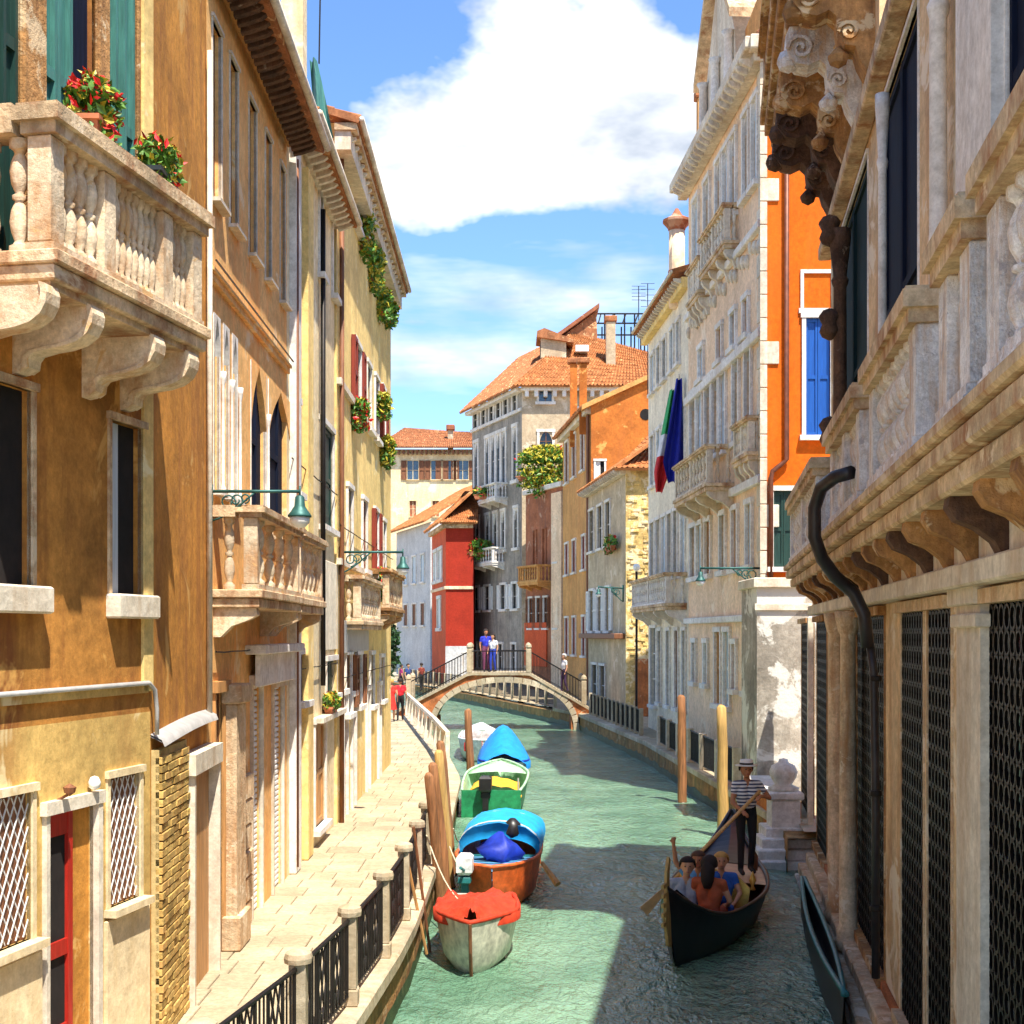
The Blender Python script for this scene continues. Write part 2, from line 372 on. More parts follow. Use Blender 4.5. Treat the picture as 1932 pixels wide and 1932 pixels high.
BAL = {}
def baluster_mesh(mat):
    if mat.name not in BAL:
        p = [(.42,0),(.42,.07),(.26,.09),(.2,.12),(.34,.2),(.4,.28),(.34,.38),(.2,.45),(.17,.47),(.3,.485),(.3,.515),(.17,.53),(.2,.55),(.34,.62),(.4,.72),(.34,.8),(.2,.88),(.26,.91),(.42,.93),(.42,1)]
        me = MB(local=True).lathe(p, (0,0,0), 12).build('baluster', mat, None, True); BAL[mat.name] = me.data; bpy.data.objects.remove(me)
    return BAL[mat.name]
def balustrade(fc, par, s0, s1, o, z0, z1, nb, mat, piers=(0, 1), pw=.2, t=.18, ends=None, rail=None, o_in=0, rail_h=.13):
    """rail, plinth, piers and balusters along s at depth o; ends: tuple of s at which returns run back to the wall"""
    rail = rail or mat; ph = .06; zb = z0+ph; zr = z1-rail_h
    mb = MB(fc.T); mb.box(s0-.03, s1+.03, o-t/2-.04, o+t/2+.05, zr, zr+rail_h*.4); mb.box(s0-.07, s1+.07, o-t/2-.08, o+t/2+.09, zr+rail_h*.4, z1-.025); mb.box(s0-.05, s1+.05, o-t/2-.06, o+t/2+.07, z1-.025, z1)
    for e in ends or ():
        a, b = (s0-.07, s0+t) if e == 0 else (s1-t, s1+.07)
        mb.box(a+.001, b, o_in, o-t/2-.081, zr+.002, z1-.002)
    mb.build('handrail', rail, par)
    MB(fc.T).box(s0, s1, o-t/2-.02, o+t/2+.02, z0, zb).build('plinth', mat, par)
    ps = [s0+(s1-s0)*q for q in piers]
    edges = []
    for i, q in enumerate(ps):
        a = min(max(q-pw/2, s0), s1-pw); MB(fc.T).bbox(a, a+pw, o-t/2, o+t/2, zb, zr, .012).build('pier', mat, par); edges.append((a, a+pw))
    me = baluster_mesh(mat); h = zr-zb
    for i in range(len(edges)-1):
        a, b = edges[i][1], edges[i+1][0]; n = nb[i] if isinstance(nb, (list, tuple)) else nb
        w = min(t*1.1, (b-a)/max(1, n)*1.08)
        for k in range(n):
            c = a+(b-a)*(k+.5)/n; inst(me, 'baluster', par, fc.T(c, o, zb), fc.rz, (w, w, h))
    for e in ends or ():
        c = s0+t/2 if e == 0 else s1-t/2; L_ = o-t/2-o_in; n = max(1, int(L_/.2))
        for k in range(n): inst(me, 'baluster', par, fc.T(c, o_in+L_*(k+.5)/n, z0), fc.rz, (t, t, zr-z0))

def tiles(par, p00, p10, p11, p01, nu, nv, mat, name='roof', amp=.05, thick=.1):
    """corrugated tile plane; p00->p10 along the eave, p00->p01 up the slope"""
    p00, p10, p11, p01 = map(Vector, (p00, p10, p11, p01))
    nrm = (p10-p00).cross(p01-p00).normalized()
    if nrm.z < 0: nrm = -nrm
    mb = MB(); nu2 = nu*4; rnd = random.Random(nu*7+nv)
    jit = [[rnd.uniform(-.012, .012) for _ in range(nu+1)] for _ in range(nv+1)]
    vs = []; rows = []
    for j in range(nv):
        for e in (0, 1):
            v = (j+e)/nv; r = []
            for i in range(nu2+1):
                u = i/nu2; p = (p00*(1-u)+p10*u)*(1-v)+(p01*(1-u)+p11*u)*v
                h = amp*max(0, sin(2*pi*i/4+.0))*1.0+(.03 if e == 0 else 0)+jit[j][i//4]
                r.append(len(vs)); vs.append(p+nrm*h)
            rows.append(r)
    fs = []
    for a, b in zip(rows, rows[1:]):
        fs += [(a[i], a[i+1], b[i+1], b[i]) for i in range(nu2)]
    k = len(vs); vs += [p00-nrm*thick, p10-nrm*thick, p11-nrm*thick, p01-nrm*thick]
    fs += [(k,k+1,k+2,k+3), (k,k+1,rows[0][-1],rows[0][0]), (k+1,k+2,rows[-1][-1],rows[0][-1]), (k+2,k+3,rows[-1][0],rows[-1][-1]), (k+3,k,rows[0][0],rows[-1][0])]
    mb.v = vs; mb.f = fs; mb.mi = [0]*len(fs)
    return mb.build(name, mat, par)

def foliage(c, r, n, rnd, size=.05, droop=0):
    mb = MB(); c = Vector(c)
    for _ in range(n):
        d = Vector((rnd.gauss(0,1), rnd.gauss(0,1), rnd.gauss(0,1))).normalized()*rnd.random()**.4
        p = c+Vector((d.x*r[0], d.y*r[1], d.z*r[2]))
        if droop and d.z < 0: p.z -= rnd.random()*droop
        a = Vector((rnd.gauss(0,1), rnd.gauss(0,1), rnd.gauss(0,1))).normalized(); b = a.cross(Vector((rnd.gauss(0,1), rnd.gauss(0,1), .3))).normalized()
        s = size*rnd.uniform(.6, 1.4); q = a.cross(b)*s*.18
        mb.add([p-a*s, p-b*s*.5+q, p+a*s, p+b*s*.5+q], [(0,1,2,3)])
    return mb
def planter(label, c, r, box, seed, group=None, red=.25, yellow=.2, n=260, size=.05, droop=.15, pot=None, dens=None, name='flower_box', cat='flower box'):
    rnd = random.Random(seed); c = Vector(c); t = thing(name, label, cat, c-Vector((0,0,box[2])), 0, group)
    m = MB(); x, y, h = box; z = c.z-h
    m.add([(c.x-x*.85,c.y-y*.85,z),(c.x+x*.85,c.y-y*.85,z),(c.x+x*.85,c.y+y*.85,z),(c.x-x*.85,c.y+y*.85,z),(c.x-x,c.y-y,c.z),(c.x+x,c.y-y,c.z),(c.x+x,c.y+y,c.z),(c.x-x,c.y+y,c.z)],
          [(0,3,2,1),(4,5,6,7),(0,1,5,4),(1,2,6,5),(2,3,7,6),(3,0,4,7)])
    m.box(c.x-x-.012, c.x+x+.012, c.y-y-.012, c.y+y+.012, c.z-.035, c.z+.002); m.build('pot', pot or M.terracotta, t)
    fc_ = c+Vector((0,0,r[2]*.75))
    foliage(fc_, r, n, rnd, size, droop).build('leaves', M.leaf, t, kind='stuff')
    if yellow: foliage(fc_+Vector((0,0,r[2]*.15)), r, int(n*yellow), rnd, size, droop).build('pale_leaves', M.leaf_y, t, kind='stuff')
    if red: foliage(fc_+Vector((0,0,r[2]*.1)), (r[0]*1.1, r[1]*1.1, r[2]*1.1), int(n*red), rnd, size*.8, droop).build('flowers', M.fl_red, t, kind='stuff')
    return t

# ------------------------------------------------ water, quays, path
def water():
    m, nt, N, L, B = newmat('canal_water')
    B.inputs['Roughness'].default_value = .07; B.inputs['IOR'].default_value = 1.4; B.inputs['Specular IOR Level'].default_value = .9
    g = N.new('ShaderNodeNewGeometry')
    n = N.new('ShaderNodeTexNoise'); n.inputs['Scale'].default_value = .5; n.inputs['Detail'].default_value = 5; L.new(g.outputs['Position'], n.inputs[0])
    r = N.new('ShaderNodeValToRGB'); e = r.color_ramp.elements; e[0].position = .38; e[1].position = .62; e[0].color = (.10,.205,.130,1); e[1].color = (.185,.315,.21,1); L.new(n.outputs[0], r.inputs[0]); L.new(r.outputs[0], B.inputs['Base Color'])
    mp = N.new('ShaderNodeMapping'); mp.inputs['Scale'].default_value = (1, .5, 1); L.new(g.outputs['Position'], mp.inputs[0])
    hs = []
    for sc, de in ((5.5, 3), (17, 3)):
        q = N.new('ShaderNodeTexNoise'); q.inputs['Scale'].default_value = sc; q.inputs['Detail'].default_value = de; q.inputs['Distortion'].default_value = .6; L.new(mp.outputs[0], q.inputs[0]); hs.append(q.outputs[0])
    mx = N.new('ShaderNodeMixRGB'); mx.inputs[0].default_value = .3; L.new(hs[0], mx.inputs[1]); L.new(hs[1], mx.inputs[2])
    b = N.new('ShaderNodeBump'); b.inputs['Strength'].default_value = .8; b.inputs['Distance'].default_value = .2; L.new(mx.outputs[0], b.inputs['Height']); L.new(b.outputs[0], B.inputs['Normal'])
    mb = MB(); xs = [-14+i*.14 for i in range(165)]; ys = [4.0]
    while ys[-1] < 130: ys.append(ys[-1]+max(.10, ys[-1]*.009))
    nx = len(xs)
    for y in ys:
        for x in xs:
            h = .046*noise.noise(Vector((x*.9, y*.55, 0)))+.030*noise.noise(Vector((x*2.1+5, y*1.3, 3)))+.014*noise.noise(Vector((x*4.6, y*2.6+9, 7)))
            mb.v.append(Vector((x, y, h)))
    for j in range(len(ys)-1):
        for i in range(nx-1): mb.f.append((j*nx+i, j*nx+i+1, (j+1)*nx+i+1, (j+1)*nx+i))
    mb.mi = [0]*len(mb.f)
    o = mb.build('canal_water', m, None, True); tag(o, 'rippled green canal water between the quays', 'water', kind='structure')
    gmb = MB().add([(-600,-200,-2.5),(600,-200,-2.5),(600,1500,-2.5),(-600,1500,-2.5)], [(0,1,2,3)])
    tag(gmb.build('ground', M.joint, None), 'canal bed and ground under the town', 'ground', kind='structure')
water()
ZP = .7
# left quay edge: waterline polyline and wall line
LQ = [(-2.05, 2), (-1.82, 9), (-1.5, 12.6), (-1.32, 15.2), (-1.25, 16.8), (-1.22, 21), (-1.22, 26), (-1.32, 34), (-2.05, 42), (-4.3, 60), (-7.5, 72), (-13, 84)]
LW = [(-3.4, 2), (-3.4, 38), (-3.6, 41), (-7.5, 60), (-11, 72), (-16, 82)]
def lerp_line(P, y):
    for a, b in zip(P, P[1:]):
        if y <= b[1]: return a[0]+(b[0]-a[0])*(y-a[1])/(b[1]-a[1])
    return P[-1][0]
path = MB()
for (a, b), (c, d) in zip(LQ, LQ[1:]):
    path.add([(a-.45,b,ZP-.03),(c-.45,d,ZP-.03),(-60,d,ZP-.03),(-60,b,ZP-.03)], [(0,1,2,3)])
path = path.build('path', M.joint, None); tag(path, 'sunlit pale stone paved walkway along the left quay', 'path', kind='structure')
pm = []
for k in range(3):
    me = MB(local=True).bbox(-.5, .5, -.5, .5, -.06, 0, .012).build('slab', M.paving, None); pm.append(me.data); bpy.data.objects.remove(me)
y = 9.0; rnd = random.Random(3); cnt = 0; rest = MB()
while y < 60:
    dy = .62 if y < 30 else .75; x1 = lerp_line(LQ, y)-.46; x0 = lerp_line(LW, y)-.1; n = 3 if rnd.random() < .6 else 4
    if y > 42: n = 4
    cuts = [0]+sorted((k+rnd.uniform(-.18, .18))/n for k in range(1, n))+[1]
    for a, b in zip(cuts, cuts[1:]):
        xa, xb = x0+(x1-x0)*a+.006, x0+(x1-x0)*b-.006
        if cnt < 297:
            o = inst(pm[cnt%3], 'slab', path, ((xa+xb)/2, y+dy/2, ZP+rnd.uniform(-.004, .004)), 0, (xb-xa, dy-.012, 1)); cnt += 1
        else: rest.box(xa, xb, y+.006, y+dy-.006, ZP-.05, ZP)
    y += dy
if rest.v: rest.build('far_slabs', M.paving, path, kind='stuff')
# quay wall and coping
quay = MB()
for (a, b), (c, d) in zip(LQ, LQ[1:]):
    quay.add([(a,b,-2.4),(c,d,-2.4),(c-.02,d,ZP-.14),(a-.02,b,ZP-.14),(a-.5,b,ZP-.14),(c-.5,d,ZP-.14)], [(0,1,2,3),(3,2,5,4)])
quay = quay.build('quay_wall', M.quay, None); tag(quay, 'stained orange brown quay wall under the left walkway', 'quay', kind='structure')
def coping(P, sgn, w, par, z, rng, mat, seed):
    rnd = random.Random(seed); y = rng[0]
    while y < rng[1]:
        L_ = rnd.uniform(1.1, 1.7); y1 = min(y+L_, rng[1]); xa, xb = lerp_line(P, y), lerp_line(P, y1-.015); h = rnd.uniform(-.006, .006)
        m = MB(); e = .06*sgn
        for zz, k in ((z-.15, 0),):
            vs = [(xa+e,y+.008,z-.15),(xb+e,y1-.012,z-.15),(xb-w*sgn,y1-.012,z-.15),(xa-w*sgn,y+.008,z-.15),
                  (xa+e,y+.008,z-.02+h),(xb+e,y1-.012,z-.02+h),(xb-w*sgn,y1-.012,z+h),(xa-w*sgn,y+.008,z+h),(xa+e*.6,y+.02,z+h),(xb+e*.6,y1-.025,z+h)]
            m.add(vs, [(0,1,5,4),(4,5,9,8),(8,9,6,7),(0,4,8,7,3),(1,2,6,9,5),(2,3,7,6),(0,3,2,1)])
        m.build('coping_stone', mat, par); y = y1
coping(LQ, 1, .47, quay, ZP+.03, (8, 60), M.coping, 5)
# right bank
RQ = [(5.0, 25), (5.15, 26.3), (4.93, 33.4), (4.46, 45.6), (2.96, 62), (2.0, 66), (-3.2, 86), (-9, 104), (-16, 118)]
rb = MB(); rq = MB()
for (a, b), (c, d) in zip(RQ, RQ[1:]):
    rb.add([(a+.3,b,ZP),(c+.3,d,ZP),(60,d,ZP),(60,b,ZP)], [(0,1,2,3)])
    rq.add([(a,b,-2.4),(c,d,-2.4),(c,d,ZP-.12),(a,b,ZP-.12),(a+.6,b,ZP-.12),(c+.6,d,ZP-.12)], [(0,1,2,3),(3,2,5,4)])
tag(rb.build('right_pavement', M.paving, None), 'narrow stone pavement along the right quay', 'pavement', kind='structure')
rq = rq.build('right_quay_wall', M.quay, None); tag(rq, 'dark stained quay wall below the right pavement', 'quay', kind='structure')
coping(RQ, -1, .4, rq, ZP+.04, (26.3, 66), M.coping, 8)

M.algae = plaster('quay_algae', (.05,.07,.02), .5, (.02,.03,.012), .6, (.16,.14,.06), .4, bump=.8, rough=.5, scale=3)
def algae(P, sgn, par, zt, seed):
    mb = MB(); rnd = random.Random(seed)
    for (a, b), (c, d) in zip(P, P[1:]):
        n = max(1, int(abs(d-b)/.35))
        for k in range(n):
            t0, t1 = k/n, (k+1)/n; x0, y0, x1, y1 = a+(c-a)*t0, b+(d-b)*t0, a+(c-a)*t1, b+(d-b)*t1
            h0, h1 = [zt+.11*noise.noise(Vector((y*1.7, x*3, seed)))+.05*noise.noise(Vector((y*6, x*3, seed))) for x, y in ((x0, y0), (x1, y1))]
            e = .012*sgn; mb.add([(x0+e,y0,-.6),(x1+e,y1,-.6),(x1+e,y1,h1),(x0+e,y0,h0)], [(0,1,2,3)])
    return mb.build('algae_band', M.algae, par)
algae(LQ, 1, quay, .2, 1); algae(RQ, -1, rq, .22, 2)
# ================================================ LEFT SIDE
# ---- near ochre house with the big balcony
f1 = Fac((-3.84, 8.5), (-3.15, 12.0), (0, 10))
h1 = thing('balcony_house', 'ochre plaster house with stone balcony, green shutters and a red door', 'house', (-3.5, 10.5, ZP))
R = f1.rect
wB = R(208, 266, 800, 1122); wA = (f1.S(-30), f1.S(58), wB[2]+.02, wB[3]+.02)
wC = R(-40, 58, 1502, 1788); wC = (wC[0], wC[1], f1.Z(30, 1783), f1.Z(30, 1498)); wD = R(205, 262, 1462, 1703)
dr = (f1.S(86), f1.S(176), ZP, f1.Z(130, 1527))
zf = f1.Z(285, 640)         # balcony floor level
b1 = (f1.S(-45), f1.S(38), zf, 10.2); b2 = (f1.S(80), f1.S(180), zf, 10.2); b3 = (f1.S(200), f1.S(258), zf, 10.2)
wall(f1, h1, -1.5, f1.len, ZP-.1, 3.62, [wC, wD, dr], M.ochre_lo, 3, .07, 'lower_wall', top=False)
wall(f1, h1, -1.5, f1.len, 3.62, 11.5, [wA, wB, b1, b2, b3], M.ochre, 3, .1, 'upper_wall')
for r_ in (wA, wB):
    w = window(f1, h1, *r_, 'glass', M.rail_stone, .05, .02, False, None, M.dark, .1, bars=0)
    MB(f1.T).box(r_[0]+.02, r_[0]+(r_[1]-r_[0])*.4, -.06, -.045, r_[2]+.01, r_[3]-.01).build('curtain', M.curtain, w)
    s = MB(f1.T); s.bbox(r_[0]-.07, r_[1]+.1, -.02, .13, r_[2]-.2, r_[2], .015); s.build('sill', M.stone, w)
# lattice windows and surrounds on the ground floor
for r_ in (wC, wD):
    w = window(f1, h1, *r_, 'glass', M.cream, .05, .02, True, None, M.wood, .07, bars=0)
    lat = MB(f1.T); a, b, c, d = r_; p = .17; k = -14
    while k < 26:
        for sg in (1, -1):
            # clipped diagonal bar
            pts = []
            for t in range(0, 41):
                s_ = a+(b-a)*t/40; z_ = c+k*p+sg*(s_-a)*1.75
                if c+.01 < z_ < d-.01: pts.append((s_, z_))
            if len(pts) > 1: lat.tube([(pts[0][0], -.03+.008*sg, pts[0][1]), (pts[-1][0], -.03+.008*sg, pts[-1][1])], .006, 4)
        k += 1
    lat.build('lattice', M.whitesh, w)
# door
dw = MB(f1.T); dw.box(dr[1], dr[1]+.07, -.03, .05, ZP, dr[3]); dw.box(dr[0]-.05, dr[0], -.03, .04, ZP, dr[3]); dw.box(dr[0]-.08, dr[1]+.1, -.03, .06, dr[3], dr[3]+.1)
door = dw.build('door', M.stone, h1)
lf = MB(f1.T); a, b = dr[0]+.004, dr[0]+(dr[1]-dr[0])*.58; zt = dr[3]-.005; fwd = .07
lf.box(a, a+fwd, -.06, -.01, ZP+.01, zt); lf.box(b-fwd, b, -.06, -.01, ZP+.01, zt)
zz = [ZP+.01, ZP+.32, ZP+.93, ZP+1.52, zt]
rails = [(ZP+.01, ZP+.14), (ZP+.5, ZP+.6), (ZP+1.13, ZP+1.25), (zt-.18, zt)]
for c0, c1 in rails: lf.box(a+fwd, b-fwd, -.06, -.015, c0, c1)
lf.build('door_leaf', M.reddoor, door)
for (c0, c1), (e0, e1) in zip(rails, rails[1:]):
    MB(f1.T).box(a+fwd, b-fwd, -.055, -.04, c1, e0).build('pane', M.dark, door)
MB(f1.T).box(b, dr[1], -.065, -.04, ZP, zt).build('side_panel', M.rust, door)
st_ = MB(f1.T); st_.bbox(f1.S(196), f1.S(276), 0, .035, ZP, f1.Z(235, 1722), .01); st_.build('stone_panel', M.cream, h1)
st_ = MB(f1.T); st_.bbox(f1.S(-60), f1.S(72), 0, .035, ZP, f1.Z(36, 1806), .01); st_.build('stone_panel', M.cream, h1)
# cable, string course and bent conduit
zc_ = f1.Z(200, 1302)
MB(f1.T).box(-1.5, f1.S(274), 0, .03, zc_-.05, zc_+.015).build('string_course', M.ochre_lo, h1)
MB(f1.T).tube([(-1.4, .045, zc_+.03), (f1.S(272), .045, zc_+.035), (f1.S(281), .055, zc_-.03), (f1.S(284), .06, zc_-.2), (f1.S(284), .06, zc_-.42)], .02, 6).build('conduit', M.tin, h1, True)
# door lamps
lp = MB(f1.T); lp.tube([(f1.S(104), 0, f1.Z(104, 1512)), (f1.S(104), .1, f1.Z(104, 1500))], .012, 5); lp.lathe([(0,0),(.04,.03),(.05,.07),(.0,.1)], (f1.S(104), .12, f1.Z(104, 1502)), 8); lp.build('door_lamp', M.wood, h1)
MB(f1.T).lathe([(0,0),(.045,.03),(.05,.07),(.03,.11),(0,.12)], (f1.S(165), .06, f1.Z(165, 1492)), 8).build('globe_lamp', M.lampglass, h1, True)
# upper shutters behind the balcony
for r_, mt in ((b1, M.green), (b2, M.green2), (b3, M.green2)):
    w = window(f1, h1, *r_, 'glass', M.brown_stone, .03, .02, False, None, M.navy, .1, bars=0, lintel=False, name='balcony_door')
    a, b, c, d = r_
    for q0, q1, dz in ((a+.01, a+(b-a)*.42, 0), (b-(b-a)*.36, b-.01, 0)) if r_ is not b2 else ((a+.01, a+(b-a)*.3, 0), (a+(b-a)*.31, a+(b-a)*.58, 0)):
        q = MB(f1.T); leafpanel(q, q0, q1, -.09, -.01, c+.01, d-.01, 0); q.build('shutter', mt, w)
for xa, xb in ((38, 80), (180, 200)):
    a, b = f1.S(xa), f1.S(xb); MB(f1.T).bbox(a+.01, b-.01, 0, .04, zf, zf+3.8, .015).build('column', M.brown_stone, h1)
MB(f1.T).bbox(f1.S(266), f1.len, .001, .03, 3.8, 11.4, .008).build('sunlit_corner_strip', M.yellow, h1)  # sunlight on the wall corner put into a paler yellow strip
# the balcony
OB = .62; sa, sb = f1.S(100, OB), f1.S(384, OB)
sl_ = MB(f1.T); sl_.bbox(sa-.05, sb+.02, 0, OB+.06, zf-.09, zf, .01); sl_.bbox(sa-.02, sb, 0, OB+.02, zf-.2, zf-.091, .012); sl_.box(sa+.02, sb-.02, 0, OB-.03, zf-.25, zf-.2)
bal = sl_.build('balcony', M.rail_stone, h1)
balustrade(f1, bal, sa, sb, OB-.1, zf, zf+.98, [4, 8, 4], M.balc_stone, (0, .34, .735, 1), .17, .17, (0,), M.rail_stone, rail_h=.2)
prof = [(0, 0), (OB-.02, 0), (OB+.0, -.06), (OB-.01, -.13), (OB-.05, -.2), (OB-.13, -.255), (OB-.24, -.285), (OB-.36, -.30), (OB-.47, -.325), (OB-.5, -.36), (OB-.51, -.42), (OB-.56, -.45), (0, -.46)]
for x in (112, 196, 311, 374):
    s_ = f1.S(x, OB)-.1
    br = MB(f1.T); br.prism([(p, zf-.25+q) for p, q in prof], 'x', s_-.07, s_+.07)
    br.prism([(p+.015, zf-.245+q) for p, q in prof[1:12]]+[(p-.03, zf-.23+q) for p, q in prof[11:0:-1]], 'x', s_-.09, s_+.09)
    br.build('bracket', M.balc_stone, bal)
p_ = f1.T(f1.S(190, OB-.1), OB-.16, zf+.98+.17); planter('red geraniums and pale leaves in a terracotta trough on the balcony rail', p_, (.2, .26, .2), (.1, .22, .17), 11, 'balcony flower boxes', .5, .3, 420, .045, .25)
p_ = f1.T(f1.S(312, OB-.1), OB-.16, zf+.98+.13); planter('dark planter of green leaves and red flowers at the far end of the balcony rail', p_, (.17, .34, .17), (.09, .3, .13), 12, 'balcony flower boxes', .22, .25, 420, .045, .2, pot=M.box_dark)

# ---- rust coloured narrow front and the brick lean-to below it
f1b = Fac((-3.15, 12.0), (-3.27, 14.75), (0, 12))
h1b = thing('rust_house', 'narrow rust ochre house front right behind the stone balcony', 'house', (-3.4, 13.3, ZP))
wall(f1b, h1b, .001, f1b.len, ZP, 12, [], M.rust, 3)
for x in (388,):
    MB(f1b.T).tube([(f1b.S(387), .05, 10.5), (f1b.S(387), .05, 3.4)], .03, 6).build('drain_pipe', M.stone, h1b, True)
an = thing('brick_lean_to', 'low yellow brick lean-to under a curled white metal sheet', 'lean-to', (-3.1, 13.4, ZP))
oa = .1; zt_ = 3.28
bw = MB(f1b.T); s_end = f1b.S(358, oa); bw.box(.03, s_end, 0.002, oa-.03, ZP, zt_); bk = bw.build('brick_wall', M.mortar, an)
bl, bh = .235, .062; ms = []
for k in range(3):
    me = MB(local=True).bbox(-.5, .5, -.5, .5, -.5, .5, .06).build('brick', [M.brick, M.brick, M.ochre_lo][k], None); ms.append(me.data); bpy.data.objects.remove(me)
rows = int((zt_-ZP)/(bh+.012)); rnd = random.Random(4); cnt = 0; rest = MB(f1b.T)
for r in range(rows-1, -1, -1):
    z = ZP+.01+r*(bh+.012); s = .03-(bl*.5 if r % 2 else 0)
    while s < s_end:
        a, b = max(s, .03), min(s+bl, s_end)
        if b-a > .04:
            prd = rnd.uniform(-.007, .009)
            if cnt < 300: o = inst(ms[rnd.randrange(3)], 'brick', bk, f1b.T((a+b)/2, oa-.03+prd/2, z+bh/2), f1b.rz, (b-a, .06+prd, bh)); cnt += 1
            else: rest.box(a, b, oa-.06, oa+prd, z, z+bh)
        s += bl+.012
if rest.v: rest.build('lower_bricks', M.brick, bk, kind='stuff')
dd = MB(f1b.T); e0, e1 = s_end, f1b.len+.02; dd.box(e0, e0+.07, 0, oa+.05, ZP, zt_-.35); dd.box(e1-.06, e1, 0, oa+.05, ZP, zt_-.35); dd.box(e0-.05, e1+.02, 0, oa+.07, zt_-.35, zt_-.15)
do = dd.build('doorway', M.stone, an); MB(f1b.T).box(e0+.07, e1-.06, 0, .03, ZP, zt_-.35).build('door_leaf', M.wood_lt, do)
ct = MB(f1b.T); n = 10
for i in range(n):
    t0, t1 = i/n, (i+1)/n
    za, zb = zt_+.02+.07*sin(t0*pi*.6), zt_+.02+.07*sin(t1*pi*.6); a, b = e1*t0, e1*t1
    ct.add([(a,0,za+.12),(b,0,zb+.12),(b,.1,zb+.07),(a,.1,za+.07),(b,.125,zb+.01),(a,.125,za+.01),(a,0,za+.1),(b,0,zb+.1),(a,.1,za+.05),(b,.1,zb+.05)], [(0,1,2,3),(3,2,4,5),(6,7,9,8)])
ct.build('metal_sheet', M.tin, an, True)

# ---- peach palazzo
f2 = Fac((-3.27, 14.76), (-3.32, 20.3), (0, 17))
h2 = thing('peach_palazzo', 'pale peach palazzo with pointed arch windows and tall narrow upper windows', 'house', (-3.5, 17.5, ZP))
zu0, zu1 = 9.05, 11.02; up = [(f2.S(a), f2.S(b), zu0, zu1) for a, b in ((400, 417), (433, 448), (469, 483), (500, 511), (528, 537))]
z0, z1 = 5.85, 7.82
go = [(f2.S(a), f2.S(b), z0, z1) for a, b in ((403, 414), (421, 431), (438, 447))]
go2 = [(f2.S(a), f2.S(b), z0-.05, 7.75) for a, b in ((473, 501), (506, 549))]
gr = [(f2.S(402), f2.S(419), ZP, 3.65), (f2.S(473), f2.S(491), ZP, f2.Z(482, 1290)), (f2.S(513), f2.S(531), ZP, f2.Z(522, 1295))]
wall(f2, h2, .001, f2.len, ZP, 8.15, go+go2+gr, M.peach, 4, .1, 'lower_wall', top=False)
wall(f2, h2, .001, f2.len, 8.15, 11.62, up, M.peach, 4, .1, 'upper_wall')
for r_ in up: window(f2, h2, *r_, 'glass', M.stone, .035, .015, True, None, M.wood, .1, bars=0)
for i, r_ in enumerate(go): 
    w = window(f2, h2, *r_, 'glass', M.white_stone, .025, .01, True, None, M.green, .08, ('ogee', .42), M.white_stone, bars=0, lintel=False)
for r_ in go2:
    w = window(f2, h2, *r_, 'half', M.white_stone, .03, .012, True, M.navy, M.navy, .1, ('ogee', .75), M.peach, bars=0, lintel=False)
for a in (417.5, 434.5, 450, 503.5):
    s = f2.S(a); c = MB(f2.T); c.lathe([(.035,0),(.035,.06),(.02,.1),(.018,1.2),(.02,1.22),(.035,1.3),(.04,1.38)], (s, .02, z0+.02), 8); c.build('column', M.white_stone, h2, True)
sc_ = MB(f2.T); sc_.box(0.0, f2.len, 0, .05, 8.12, 8.2); sc_.box(0, f2.len, 0, .08, 8.2, 8.24); sc_.build('string_course', M.peach, h2)
MB(f2.T).tube([(0, .1, 8.3)]+[(f2.len*t/8, .1, 8.3-.02*sin(pi*t)) for t in range(1, 9)], .012, 4).build('cable', M.iron, h2)
ev = MB(f2.T); ev.box(-.1, f2.len+.1, 0, .12, 11.5, 11.62); roof2 = ev.build('cornice', M.orange3, h2)
me = MB(local=True).prism([(0,0),(.36,0),(.36,-.07),(.28,-.14),(.1,-.2),(0,-.22)], 'x', -.05, .05).build('modillion', M.dark_stone, None); mod = me.data; bpy.data.objects.remove(me)
me = MB(local=True).prism([(0,0),(.36,0),(.36,-.07),(.28,-.14),(.1,-.2),(0,-.22)], 'x', -.05, .05).build('modillion', M.stone, None); mod_st = me.data; bpy.data.objects.remove(me)
def mods(fc, par, s0, s1, step, z, o=0, sc=(1,1,1), mesh=None):
    s = s0
    sg = 1 if Vector((-fc.u.y, fc.u.x)).dot(fc.n) > 0 else -1
    while s < s1:
        inst(mesh or mod_st, 'modillion', par, fc.T(s, o, z), fc.rz, (sc[0], sc[1]*sg, sc[2])); s += step
mods(f2, roof2, .05, f2.len, .215, 11.52, .12, mesh=mod)
def eave(fc, par, s0, s1, z, o1, rise, back, mat, nu, nv, gut=True):
    tiles(par, fc.T(s0,o1,z), fc.T(s1,o1,z), fc.T(s1,-back,z+rise*(back+o1)), fc.T(s0,-back,z+rise*(back+o1)), nu, nv, mat, 'roof')
    if gut: MB(fc.T).tube([(s0, o1+.03, z-.02), (s1, o1+.03, z-.02)], .055, 6).build('gutter', M.stone, par, True)
eave(f2, h2, -.1, f2.len+.1, 11.5, .56, .32, 2.4, M.tile, 26, 8)
